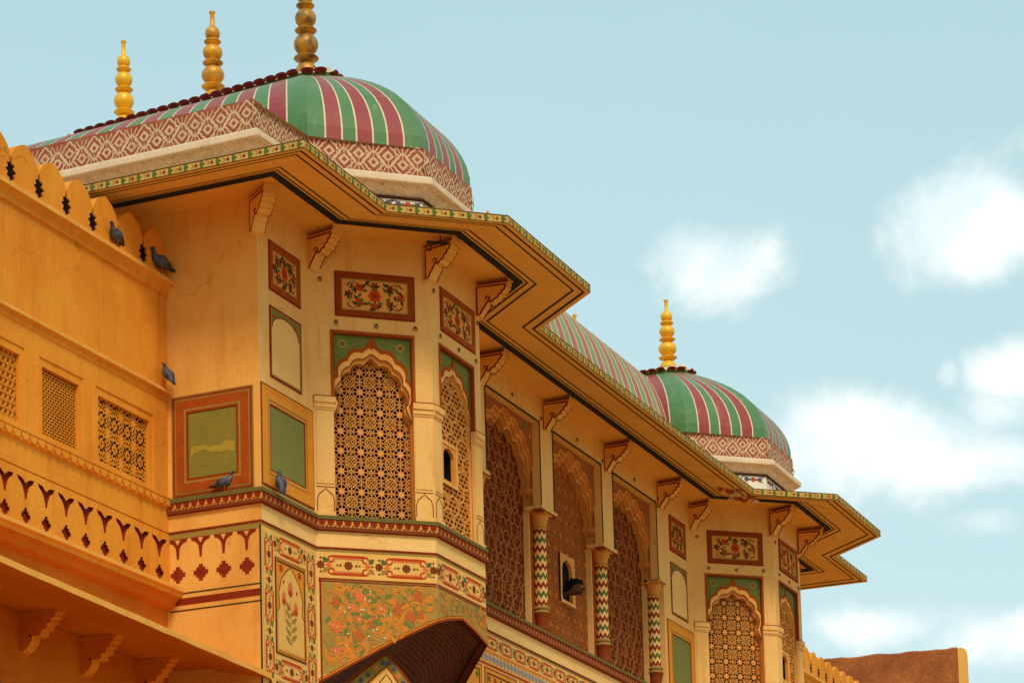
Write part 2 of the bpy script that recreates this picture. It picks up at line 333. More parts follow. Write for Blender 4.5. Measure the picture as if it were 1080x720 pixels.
def cross8(c, s):     # stepped quatrefoil cross
    q = [(.28, 1), (.28, .62), (.62, .62), (.62, .28), (1, .28), (1, -.28), (.62, -.28), (.62, -.62), (.28, -.62), (.28, -1)]
    q = q + [(-x, y) for x, y in reversed(q)]
    return [(c[0]+x*s, c[1]+y*s) for x, y in q]
def star_hole(c, w, h):
    return [(c[0]+w*(1 if i % 2 == 0 else .62)*math.cos(math.pi*i/7+math.pi/2), c[1]+h*(1 if i % 2 == 0 else .66)*math.sin(math.pi*i/7+math.pi/2)) for i in range(14)]
def arch(c, Wb, zf, W, zs, za, n=3, bulge=.42, z0=0.0, tip=.035, k=.92):
    """cusped arch opening: legs, an S-shaped shoulder, n foils each side and a pointed top foil"""
    L = [(-Wb, z0), (-Wb, zf)]
    for i in range(1, 7):
        t = i/6; L.append((-Wb+(Wb-W)*(t*t*(3-2*t)), zf+(zs-zf)*t*.72))
    H = za-zs; zs2 = zs-.28*(zs-zf)
    N2 = 2*n+1; base = []
    for i in range(N2+1):
        th = math.pi*i/N2; x = -W*math.cos(th); s_ = math.sin(th)
        base.append((math.copysign(abs(x/W)**k*W, x) if abs(x) > 1e-9 else 0, zs2+(za-zs2)*s_**.88))
    out = []
    for i in range(N2):
        a, b = Vector(base[i]), Vector(base[i+1]); d = b-a; nn = Vector((-d.y, d.x)).normalized()
        m = 7
        for j in range(m):
            t = j/m
            off = math.sin(math.pi*t)**.8*bulge*d.length*.55
            q = a+d*t+nn*off
            if i == n and abs(t-.5) < .26: q.y += tip*(1-abs(t-.5)/.26)
            out.append((q.x, q.y))
    out.append(base[-1])
    top = out
    Rr = [(-x, z) for x, z in reversed(L)]
    pts = L + top[1:-1] + Rr
    return [(c+x, z) for x, z in pts]
def inside(poly, p):
    x, y = p; r = False; n = len(poly)
    for i in range(n):
        (x1, y1), (x2, y2) = poly[i], poly[(i+1) % n]
        if (y1 > y) != (y2 > y) and x < (x2-x1)*(y-y1)/(y2-y1)+x1: r = not r
    return r
def clip(a, b, x0, x1, z0, z1):
    t0, t1 = 0., 1.; dx, dz = b[0]-a[0], b[1]-a[1]
    for p, q in ((-dx, a[0]-x0), (dx, x1-a[0]), (-dz, a[1]-z0), (dz, z1-a[1])):
        if abs(p) < 1e-12:
            if q < 0: return None
            continue
        r = q/p
        if p < 0: t0 = max(t0, r)
        else: t1 = min(t1, r)
        if t0 > t1: return None
    return (a[0]+dx*t0, a[1]+dz*t0), (a[0]+dx*t1, a[1]+dz*t1)

# ---------------------------------------------------------------- plan of the palace
b_, q_, p_, w_, Lc_, d_ = 1.363, .9841, 1.1072, 1.4611, 10.1705, 1.2039
e_ = b_+2*q_+w_; g_ = e_+Lc_; T_ = g_-b_; X2 = g_+2*q_+w_+b_; BACK = 6.0
PLAN = [(0, BACK), (0, 0), (b_, 0), (b_+q_, -p_), (b_+q_+w_, -p_), (e_, 0), (g_, 0), (g_+q_, -p_), (g_+q_+w_, -p_), (g_+2*q_+w_, 0), (X2, 0), (X2, BACK)]
PLAN_LOW = [(0, d_)] + PLAN[1:-1] + [(X2, d_)]
ZT = 3.46; ZG = -10.2
fA = seg((0, d_), (0, 0)); fB = seg(PLAN[1], PLAN[2]); fC = seg(PLAN[2], PLAN[3]); fD = seg(PLAN[3], PLAN[4]); fE = seg(PLAN[4], PLAN[5])
fG = seg(PLAN[5], PLAN[6]); fL = Fr((0, d_), (1, 0), (0, -1))
fX = Fr((0, 0), (1, 0), (0, -1))                     # facade plane with a = world x
def sh(f, dx): return Fr((f.o.x+dx, f.o.y), (f.u.x, f.u.y), (f.n.x, f.n.y), f.len)
LC = fC.len; LD = fD.len

# ================================================================ setting
g = M(); NG = 40
g.face([(-4000, -4000, ZG), (4000, -4000, ZG), (4000, 4000, ZG), (-4000, 4000, ZG)], 'ground')
go = g.build('ground'); go['kind'] = 'structure'
h = M(); random.seed(3)
def hill(cx, cy, rx, ry, hh, n=28):
    ring = []
    for k in range(7):
        t = k/6; ring.append([(cx+rx*(1-t)*math.cos(2*math.pi*i/n)*(1+.12*math.sin(3*i+k)), cy+ry*(1-t)*math.sin(2*math.pi*i/n)*(1+.12*math.cos(2*i)), ZG-.5+hh*t**.8*(1+.1*math.sin(i*2.1))) for i in range(n)])
    for k in range(6):
        for i in range(n):
            j = (i+1) % n; h.face([ring[k][i], ring[k][j], ring[k+1][j], ring[k+1][i]], 'stone_hill')
hill(900, -900, 500, 400, 40); hill(-900, 500, 500, 500, 70)
ho = h.build('hills', weld=True); ho['kind'] = 'structure'

# ================================================================ the painted palace
palace = thing('painted_palace', 'cream and orange painted palace gatehouse with striped domes, deep eaves and carved window screens', 'palace')

# ---- main walls
wm = M()
UC = LC/2; UD = LD/2; HW = .495
def window_hole(c): return rect(c-HW, c+HW, 0, 2.27)
# end wall (A): upper, front part and the part standing above the terrace
wm.ngon(Fr((0, BACK), (0, -1), (-1, 0)), rect(0, BACK, -.0, ZT+.1), 0, 'side_cream')
wm.ngon(fA, rect(-.2, d_, ZG, 0), 0, 'side_cream')
def corner_strip(): pass
for dx in (0, T_):
    wm.ngon(sh(fB, dx), rect(0, b_, 0, ZT+.1), 0, 'cream')
    wm.prism(sh(fC, dx), [rect(0, LC, 0, ZT+.1), window_hole(UC)], -.05, 0, 'cream')
    wm.prism(sh(fD, dx), [rect(0, LD, 0, ZT+.1), window_hole(UD)], -.05, 0, 'cream')
    wm.prism(sh(fE, dx), [rect(0, LC, 0, ZT+.1), window_hole(UC)], -.05, 0, 'cream')
wm.ngon(Fr((g_+2*q_+w_, 0), (1, 0), (0, -1)), rect(0, b_, 0, ZT+.1), 0, 'cream')
wm.ngon(Fr((X2, 0), (0, 1), (1, 0)), rect(0, BACK, ZG, ZT+.1), 0, 'cream')
wm.ngon(Fr((X2, BACK), (-1, 0), (0, 1)), rect(0, X2, ZG, ZT+.1), 0, 'cream')
# gallery front: openings rise from the pier stubs, the piers stop above the columns
OPS = [(6.51, 8.42), (8.94, 10.85), (11.36, 13.27)]; ZSTUB = 1.83; ZO = 3.06
out = [(e_, 0), (6.33, 0), (6.33, ZSTUB), (6.51, ZSTUB), (6.51, ZO), (8.42, ZO), (8.42, ZSTUB), (8.94, ZSTUB), (8.94, ZO), (10.85, ZO), (10.85, ZSTUB), (11.36, ZSTUB), (11.36, ZO), (13.27, ZO), (13.27, ZSTUB), (13.60, ZSTUB), (13.60, ZT+.1), (e_, ZT+.1)]
wm.prism(fX, out, -.12, 0, 'cream')
# lower walls
NX = b_+q_+w_/2
def niche_z(x):                                      # pointed arch cut through the bay front
    t = abs(x-NX); k = .09*math.exp(-((t-.75)/.22)**2)*.35; return (-1.036-.20*t if t < .75 else -1.186-.85*(t-.75)) - k
for dx in (0, T_):
    wm.ngon(sh(fB, dx), rect(0, b_, ZG, 0), 0, 'cream')
    for fr, ln, xa, xb in ((fC, LC, b_, b_+q_), (fD, LD, b_+q_, b_+q_+w_), (fE, LC, b_+q_+w_, e_)):
        n = 14; top = [(0, 0), (ln, 0)]; low = [(ln*(1-i/n), niche_z(xb+(xa-xb)*i/n)) for i in range(n+1)]
        wm.prism(sh(fr, dx), top + low, -.10, 0, 'cream', side='jali_deep')
        # below the arch springing the bay has only a slim return next to the wall
wm.ngon(fX, rect(e_, g_, ZG, 0), 0, 'cream')
wm.ngon(Fr((g_+2*q_+w_, 0), (1, 0), (0, -1)), rect(0, b_, ZG, 0), 0, 'cream')
wall = wm.build('wall', palace)

# ---- dark-coloured sheets stand in for the unlit rooms behind the screens
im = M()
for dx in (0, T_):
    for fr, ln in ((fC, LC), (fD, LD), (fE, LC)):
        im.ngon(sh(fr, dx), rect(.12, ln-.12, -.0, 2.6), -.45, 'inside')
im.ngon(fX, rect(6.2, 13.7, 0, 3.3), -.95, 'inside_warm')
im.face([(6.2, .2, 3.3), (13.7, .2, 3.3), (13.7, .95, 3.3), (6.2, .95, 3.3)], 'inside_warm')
im.build('unlit_room_sheets', palace)

# ---- niche below each bay: painted back wall and brick-painted vault
for dx in (0, T_):
    nm = M(); fn = sh(Fr((0, .0), (1, 0), (0, -1)), dx)
    N = 20; xs = [NX-1.70+3.40*i/N for i in range(N+1)]
    yy = lambda x: -min(p_, max(0, min((x-b_)/q_*p_, (e_-x)/q_*p_)))
    for i in range(N):
        xa, xb = xs[i], xs[i+1]
        rows = []
        for x in (xa, xb):
            yf = yy(x)+.10; zf = niche_z(x); col = []
            for k in range(7):
                t = k/6; xx = x+(NX+.05-x)*(.10*t); col.append((xx+dx, yf+(.35-yf)*t, zf-.75*(1-math.cos(t*math.pi/2))))
            rows.append(col)
        for k in range(6):
            nm.face([rows[0][k], rows[1][k], rows[1][k+1], rows[0][k+1]], 'brick', [(xa, k*.23), (xb, k*.23), (xb, (k+1)*.23), (xa, (k+1)*.23)])
    nm.face([(b_-.1+dx, .35, ZG), (e_+.1+dx, .35, ZG), (e_+.1+dx, .35, -1.9), (b_-.1+dx, .35, -1.9)], 'brick', [(0, 0), (3, 0), (3, 8), (0, 8)])
    # right flank of the niche, facing the left
    nm.face([(NX+1.15+dx, .35, ZG), (NX+1.15+dx, .35, -1.2), (e_+dx-.08, .02, -1.9), (e_+dx-.08, .02, ZG)], 'brick', [(0, 0), (0, 8), (.5, 8), (.5, 0)])
    nm.build('niche_vault', palace)
    # painted panel standing inside the niche, left
    pm = M(); fp = Fr((fC.o.x+dx-fC.n.x*.25, fC.o.y-fC.n.y*.25), (fC.u.x, fC.u.y), (fC.n.x, fC.n.y))
    def leafarch(k):      # pointed arch outline, drawn in by k
        return [(.02+k, -4.6), (.02+k, -2.45), (.16+k, -2.17-k*.6), (.34+k*.9, -1.98-k), (.56+k*.7, -1.79-k*1.05), (.80+k*.25, -1.62-k*1.1), (.90, -1.56-k*1.15), (.97-k*.1, -1.63-k*1.1), (1.12-k*.5, -1.80-k*.9), (1.27-k*.9, -2.02-k*.5), (1.33-k, -2.3), (1.33-k, -4.6)]
    pm.prism(fp, leafarch(0), -.04, 0, 'rustframe')
    pm.ngon(fp, leafarch(.02), .003, 'maroon'); pm.ngon(fp, leafarch(.035), .005, 'olive'); pm.ngon(fp, leafarch(.135), .007, 'maroon'); pm.ngon(fp, leafarch(.155), .009, 'ochre'); pm.ngon(fp, leafarch(.17), .011, 'floral_ground')
    pm.strip(fp, leafarch(.23)[1:-1], .012, .013, 'darkline')
    mid = leafarch(.085)
    for (a0_, z0_), (a1_, z1_) in zip(mid[:-1], mid[1:]):
        n_ = max(1, int(math.hypot(a1_-a0_, z1_-z0_)/.09))
        for k in range(n_): pm.ngon(fp, petals((a0_+(a1_-a0_)*(k+.5)/n_, z0_+(z1_-z0_)*(k+.5)/n_), .036, 5), .008, 'paint_pink' if k % 2 else 'paint_violet')
    for k in range(12): pm.strip(fp, arc((.80+.05*math.sin(k*1.7), -2.02-.06*k), .05, k, k+2.5), .012, .014, 'paint_brown')
    pm.build('niche_panel', palace)

# ---- cornice with scallops under the windows
cm = M()
cm.sweep(PLAN_LOW, [(0, 0), (.050, 0), (.050, -.045), (.035, -.05), (.035, -.13), (.048, -.135), (.048, -.172), (0, -.178)], ['ledge', 'ledge', 'maroon', 'floral_ground', 'darkline', 'paint_brown', 'maroon'])
po = offset_path(PLAN_LOW, .035)
for i in range(len(po)-1):
    fr = seg(po[i], po[i+1]); n = max(1, round(fr.len/.105)); s = fr.len/n
    for k in range(n):
        c = (k+.5)*s; pts = [(c+s*.34*math.cos(a), -.052+.058*math.sin(a)) for a in [math.pi+math.pi*j/8 for j in range(9)]]
        cm.ngon(fr, pts, .007, 'maroon')
        pts = [(c+s*.47*math.cos(a), -.052+.076*math.sin(a)) for a in [math.pi+math.pi*j/8 for j in range(9)]]
        cm.ngon(fr, pts, .004, 'rust'); cm.strip(fr, [(k*s+.004, -.128), (k*s+.004, -.105)], .03, .003, 'rust')
cm.build('cornice', palace)
# painted bands below the cornice
bm_ = M()
po = offset_path(PLAN_LOW, 0)
for i in range(len(po)-1):
    fr = seg(po[i], po[i+1]); l = fr.len
    bm_.ngon(fr, rect(0, l, -.376, -.18), .004, 'cream_pale' if i else 'side_cream')
    bm_.box(fr, 0, l, -.395, -.372, 0, .012, 'maroon')
    bm_.ngon(fr, rect(0, l, -.425 if i else -.465, -.395), .004, 'khaki')
bm_.build('painted_band', palace)

# ---- ornament builders
def cartouche(m, fr, c, z, l, h, o, vert=False):
    """red scroll cartouche with a brown flower inside, between two flowers"""
    def P(x, y): return (c+y, z+x) if vert else (c+x, z+y)
    def poly(pts, oo, mt): m.ngon(fr, [P(*q) for q in pts], oo, mt)
    for s in (-1, 1):
        m.strip(fr, [P(-l*.30, s*h*.40), P(l*.30, s*h*.40)], h*.11, o, 'paint_red')
        m.strip(fr, [P(-l*.28, s*h*.30), P(l*.28, s*h*.30)], h*.07, o+.001, 'paint_pink')
        for t in (-1, 1):
            m.strip(fr, [P(*q) for q in arc((t*l*.32, s*h*.27), h*.13, 0, 5.2*t*s, 9)], h*.08, o+.0015, 'paint_red')
            poly(leafp((t*l*.38, s*h*.12), math.atan2(s*.9, t*1.0), h*.34, h*.22), o+.001, 'leaf' if s > 0 else 'khaki')
    poly(petals((0, 0), h*.21, 8, .3), o+.002, 'paint_brown')
    for t in (-1, 1):
        poly(circ((t*l*.15, 0), h*.06, 6), o+.002, 'paint_brown'); poly(circ((t*l*.21, 0), h*.05, 6), o+.002, 'leaf')
        poly([(t*l*.36, -h*.13), (t*l*.43, 0), (t*l*.36, h*.13), (t*l*.30, 0)], o+.002, 'paint_pink')
def flower8(m, fr, c, z, r, o, mt='paint_brown'):
    m.ngon(fr, petals((c, z), r, 8, .3), o, mt)
    for a in range(4): m.ngon(fr, circ((c+1.55*r*math.cos(a*math.pi/2), z+1.55*r*math.sin(a*math.pi/2)), r*.28, 6), o, mt)
def band(m, fr, a0, a1, z0, z1, n, o):
    m.ngon(fr, rect(a0, a1, z0, z1), o, 'floral_ground')
    L = (a1-a0)/n; h = z1-z0; zc = (z0+z1)/2
    for k in range(n):
        cartouche(m, fr, a0+L*(k+.5), zc, L*.92, h*.86, o+.0015)
        flower8(m, fr, a0+L*k+.02, zc, h*.17, o+.0015)
    flower8(m, fr, a1-.02, zc, h*.17, o+.0015)
def vband(m, fr, a0, a1, z0, z1, n, o):
    m.ngon(fr, rect(a0, a1, z0, z1), o, 'floral_ground')
    L = (z1-z0)/n; c = (a0+a1)/2
    for k in range(n):
        cartouche(m, fr, c, z0+L*(k+.5), L*.80, (a1-a0)*.86, o+.0015, True)
        flower8(m, fr, c, z0+L*k, (a1-a0)*.16, o+.002)
def frame_rings(m, fr, a0, a1, z0, z1, rings, o=0):
    """nested painted mouldings; returns what is left inside"""
    for wd, mt, th in rings:
        m.prism(fr, [rect(a0, a1, z0, z1), rect(a0+wd, a1-wd, z0+wd, z1-wd)], o-.02, o+th, mt)
        a0 += wd; a1 -= wd; z0 += wd; z1 -= wd
    return a0, a1, z0, z1
def bouquet(m, fr, c, z, w, h, o):
    """symmetrical spray of red flowers with dark leaves"""
    m.ngon(fr, petals((c, z), h*.22, 8, .25), o, 'paint_red'); m.ngon(fr, circ((c, z), h*.07), o+.001, 'paint_brown')
    pos = [(0, .32), (0, -.34), (-.24, .26), (.24, .26), (-.24, -.26), (.24, -.26), (-.40, 0), (.40, 0)]
    if w < h*1.2: pos = [(0, .38), (0, -.38), (-.30, .28), (.30, .28), (-.30, -.28), (.30, -.28), (-.30, 0), (.30, 0)]
    for i, (x, y) in enumerate(pos):
        m.ngon(fr, petals((c+x*w, z+y*h), h*.165 if w > h else w*.16, 6, .5, a0=.4*i), o, 'paint_red' if i % 3 else 'paint_brown')
    for i in range(36):
        a = 2*math.pi*i/36; r = (.22, .30, .37, .42)[i % 4]
        m.ngon(fr, leafp((c+r*w*math.cos(a), z+r*h*math.sin(a)), a+1.3*(-1)**i, min(w, h)*.20, min(w, h)*.09), o+.0007, 'linegreen' if i % 2 else 'leaf')
    for s in (-1, 1):
        for t in (-1, 1):
            m.strip(fr, [(c+s*w*(.18+.26*k/8), z+t*h*(.14+.30*math.sin(k/8*2.6))) for k in range(9)], .008, o, 'linegreen')
            m.strip(fr, arc((c+s*w*.36, z+t*h*.30), h*.10, 0, 4.5*s*t), .007, o, 'linegreen')

def painted_panels(dx):
    fb, fc, fd, fe = (sh(f, dx) for f in (fB, fC, fD, fE))
    def P(fr, a0, a1, z0, z1, rings, field, fn=None, label=None):
        m = M(); r = frame_rings(m, fr, a0, a1, z0, z1, rings); m.ngon(fr, rect(*r), .002, field)
        if fn: fn(m, fr, *r)
        ob = m.build('painted_panel', palace)
        if label: ob['label'] = label
        return ob
    thin = [(.014, 'darkline', .012), (.055, 'rustframe', .016), (.014, 'khaki', .010)]
    fl = lambda m, fr, a0, a1, z0, z1: bouquet(m, fr, (a0+a1)/2, (z0+z1)/2, a1-a0, z1-z0, .005)
    P(fb, .27, 1.055, 2.43, 3.03, [(.02, 'maroon', .012), (.07, 'rust', .016), (.012, 'khaki', .010)], 'panel_tan', fl, 'small painted panel of red flowers in a rust frame')
    def blank(m, fr, a0, a1, z0, z1):
        c = (a0+a1)/2; W = (a1-a0)/2
        ar = [(a0, z0), (a0, z1-.20)] + [(c-W+.02+ (W-.02)*(1-math.cos(t*math.pi/12)), z1-.20+.17*math.sin(t*math.pi/12)) for t in range(0, 7)]
        ar += [(2*c-x, z) for x, z in reversed(ar)]
        m.ngon(fr, ar, .006, 'cream_pale'); m.strip(fr, ar[1:-1], .012, .008, 'rustframe')
        for s in (-1, 1): m.ngon(fr, petals((c+s*W*.78, z1-.06), .035, 5), .005, 'paint_red')
    P(fb, .27, 1.05, 1.385, 2.245, [(.022, 'maroon', .012), (.022, 'khaki', .010)], 'green', blank, 'blank cream arch panel with a thin green and red border')
    P(fb, .03, 1.315, .055, 1.26, [(.02, 'rustframe', .012), (.035, 'ochre', .016), (.10, 'ochre', .012), (.02, 'khaki', .014), (.03, 'ochre', .010), (.012, 'maroon', .012)], 'green', None, 'plain green panel in a yellow ochre frame')
    for fr, c, HWt in ((fc, UC+.04, .50), (fd, UD+.06, .52), (fe, UC, .50)):
        if fr is fe: continue
        P(fr, c-HWt, c+HWt, 2.475, 3.035, [(.015, 'maroon', .012), (.065, 'rustframe' if fr is fc else 'rust', .018), (.014, 'khaki', .010)], 'panel_tan', fl, 'oblong painted panel with a spray of red flowers')
painted_panels(0); painted_panels(T_)
# big rust panel on the end wall
m = M(); r = frame_rings(m, fA, d_-1.15, d_-.075, .012, 1.225, [(.015, 'khaki', .006), (.03, 'rustframe', .012), (.016, 'khaki', .010), (.105, 'rust', .014), (.022, 'khaki', .012), (.02, 'rust', .010), (.012, 'maroon', .012)])
m.ngon(fA, rect(*r), .002, 'olive')
yb = [(r[0]+.03+i*(r[1]-r[0]-.06)/12, .59+.022*math.sin(i*.75)+.012*math.sin(i*2.1)) for i in range(13)]
m.ngon(fA, yb + [(x, z-.09-.035*math.sin(x*9)) for x, z in reversed(yb)], .0045, 'yellowband')
o = m.build('painted_panel', palace); o['label'] = 'large rust red panel with a worn olive green field'
# corner pilaster next to it, kept plain; thin corner fillets
# ---- painted parapet and lines on the lower end wall
m = M()
for k in range(4):
    c = d_-1.085+.30*k; z = -.49
    y = [(c-.125, z+.02), (c+.125, z+.02), (c+.115, z-.01)] + [(c+.02+.09*(1-math.sin(t*math.pi/8)), z-.01-.09*(1-math.cos(t*math.pi/8))-.02*t/4) for t in range(1, 5)] + [(c+.014, -.70), (c-.014, -.70)] + [(c-.02-.09*(1-math.sin(t*math.pi/8)), z-.01-.09*(1-math.cos(t*math.pi/8))-.02*t/4) for t in range(4, 0, -1)] + [(c-.115, z-.01)]
    m.ngon(fA, y, .006, 'maroon'); m.ngon(fA, cross8((c, -.885), .095), .006, 'maroon')
    m.ngon(fA, [(c-.035, z+.012), (c, z-.05), (c+.035, z+.012)], .008, 'side_cream')
m.ngon(fA, rect(0, d_, -1.115, -1.100), .005, 'linegreen'); m.ngon(fA, rect(0, d_, -1.245, -1.165), .005, 'maroon')
m.ngon(fA, rect(0, d_, -1.315, -1.300), .005, 'linegreen')
m.box(fA, d_-.02, d_, -7, -.42, 0, .006, 'linegreen')
m.build('painted_parapet', palace)

# ---- lower painted panels under the bays and gallery
for dx in (0, T_):
    fb, fc, fd, fe = (sh(f, dx) for f in (fB, fC, fD, fE))
    m = M()
    band(m, fb, .30, 1.07, -.72, -.44, 1, .004); vband(m, fb, .03, .30, -4.6, -.44, 7, .005); vband(m, fb, 1.07, 1.335, -4.6, -.44, 7, .005)
    band(m, fb, .30, 1.07, -2.16, -1.87, 1, .004); band(m, fb, .30, 1.07, -4.6, -4.3, 1, .004)
    for z1, z0 in ((-.735, -1.85), (-2.18, -4.28)):
        r = frame_rings(m, fb, .315, 1.055, z0, z1, [(.012, 'darkline', .012), (.012, 'ochre', .016), (.010, 'darkline', .012)])
        m.ngon(fb, rect(*r), .004, 'ochre')
        c = (r[0]+r[1])/2; W = (r[1]-r[0])/2-.02
        ar = [(c-W, z0+.06), (c-W, z1-.62), (c-W*.86, z1-.55), (c-W*.93, z1-.40), (c-W*.70, z1-.22), (c-W*.30, z1-.11), (c, z1-.05)]; ar += [(2*c-x, z) for x, z in reversed(ar[:-1])]
        m.ngon(fb, ar, .006, 'floral_ground'); m.strip(fb, ar[1:-1], .012, .008, 'darkline')
        for (x, z, s) in ((-.01, z1-.30, .085), (-.17, z1-.42, .075), (.12, z1-.50, .075)):
            m.ngon(fb, leafp((c+x, z-.10), math.pi/2, s*2.3, s*1.5), .009, 'paint_pink'); m.ngon(fb, leafp((c+x, z-.10), math.pi/2, s*1.1, s*1.2), .010, 'paint_red')
            m.strip(fb, [(c+x, z-.10), (c+x*.5, z-.4), (c, z0+.15)], .008, .0075, 'khaki')
        for x, z in ((-.18, z1-.26), (.14, z1-.33), (.02, z1-.60), (-.08, z1-.55)): m.ngon(fb, leafp((c+x, z-.02), 1.2, .06, .04), .009, 'paint_red')
        for k in range(9): m.ngon(fb, leafp((c, z0+.16+.05*k), .5 if k % 2 else 2.6, .17, .06), .008, 'khaki')
        for s in (-1, 1): m.ngon(fb, petals((c+s*W*.72, z1-.10), .05, 5), .007, 'paint_red')
    ob = m.build('painted_panel', palace); ob['label'] = 'tall painted panel of poppies in a flowered border'
    m = M()
    for fr, n in ((fc, 2), (fd, 2), (fe, 2)):
        band(m, fr, .03, fr.len-.02, -.745, -.43, n, .004)
        m.box(fr, 0.02, fr.len, -.765, -.748, 0, .010, 'rustframe'); m.box(fr, 0.02, fr.len, -.79, -.778, 0, .008, 'maroon')
    ob = m.build('painted_band', palace); ob['label'] = 'band of red scroll cartouches and brown flowers'
    # mural with orange scrolls and red flowers; follows the arch
    m = M(); rnd = random.Random(11)
    for fr, ln, xa, xb in ((fc, LC, b_, b_+q_), (fd, LD, b_+q_, b_+q_+w_), (fe, LC, b_+q_+w_, e_)):
        n = 14; low = [(ln*(1-i/n), niche_z(xb+(xa-xb)*i/n)+.035) for i in range(n+1)]
        a0 = .05 if fr is fc else 0
        zz = [-4.6 if False else z for a, z in low]
        poly = [(a0, -.79), (ln, -.79)] + [q for q in low if q[0] > a0-.01]
        poly[-1] = (a0, poly[-1][1])
        m.ngon(fr, poly, .004, 'mural_ground')
        edge = [(a, z-.02) for a, z in low]
        m.strip(fr, edge, .05, .006, 'rustframe'); m.strip(fr, [(a, z-.012) for a, z in low], .014, .008, 'paint_orange')
        for k in range(1000):
            a, z = rnd.uniform(a0+.08, ln-.06), rnd.uniform(-2.4, -.86)
            lim = niche_z(xa+(xb-xa)*a/ln)+.09
            if z < lim: continue
            r = rnd.uniform(.03, .10); t = rnd.uniform(0, 6.28); c = rnd.choice(['paint_orange', 'mural_orange', 'mural_orange', 'khaki', 'mural_orange', 'teal'])
            m.strip(fr, arc((a, z), r, t, t+rnd.uniform(1.6, 4.4), 8, -r*.5), rnd.uniform(.010, .028), .0055+k*.000005, c)
            if k % 4 == 0: m.ngon(fr, leafp((a, z), t, .11, .05), .0075+k*.000004, rnd.choice(['mural_orange', 'khaki', 'teal', 'mural_orange']))
        for k in range(26):
            a, z = rnd.uniform(a0+.1, ln-.1), rnd.uniform(-1.9, -.90)
            if z < niche_z(xa+(xb-xa)*a/ln)+.17: continue
            m.ngon(fr, petals((a, z), rnd.uniform(.05, .085), rnd.choice([5, 6]), .45, rnd.random()*3), .010+k*.0001, 'mural_red' if k % 2 else 'paint_pink')
            if k % 4 == 0: m.ngon(fr, petals((a, z), .018, 6), .0145, 'fascia')
        for k in range(34):
            a, z = rnd.uniform(a0+.1, ln-.1), rnd.uniform(-1.8, -.85)
            if z < niche_z(xa+(xb-xa)*a/ln)+.1: continue
            m.ngon(fr, leafp((a, z), rnd.random()*6, rnd.uniform(.02, .05), .012), .0118, 'fluff_white')
    m.box(fc, .03, .05, -4.6, -.765, 0, .010, 'maroon') if dx == 0 else None
    ob = m.build('mural', palace); ob['label'] = 'faded olive mural of orange scrolls and red flowers over the niche arch'
m = M()
band(m, fX, e_+.02, g_-b_, -.655, -.43, 18, .004)
m.box(fX, e_, g_-b_, -.685, -.66, 0, .010, 'paint_orange')
m.ngon(fX, rect(e_, g_-b_, -.84, -.685), .004, 'floral_ground')
for k in range(70):
    a = e_+.07+k*.125
    m.ngon(fX, petals((a, -.762), .05, 6, .2), .006, 'paint_blue'); m.strip(fX, [(a+.0625, -.83), (a+.0625, -.69)], .018, .006, 'rust')
m.box(fX, e_, g_-b_, -.865, -.84, 0, .010, 'paint_red')
vband(m, fX, e_+.01, e_+.20, -4.6, -.87, 8, .006)
for k in range(7):
    a0 = e_+.25+k*1.2; r = frame_rings(m, fX, a0, a0+1.1, -3.2, -.90, [(.02, 'rust', .010), (.05, 'ochre', .008), (.015, 'darkline', .010)])
    m.ngon(fX, rect(*r), .004, 'ochre')
    for j in range(26): m.ngon(fX, petals((a0+.15+.2*(j % 5), -1.05-.2*(j//5)), .05, 6), .006, 'paint_red' if j % 2 else 'leaf')
m.build('painted_band', palace)['label'] = 'long flowered band with a row of blue tiles below the gallery'

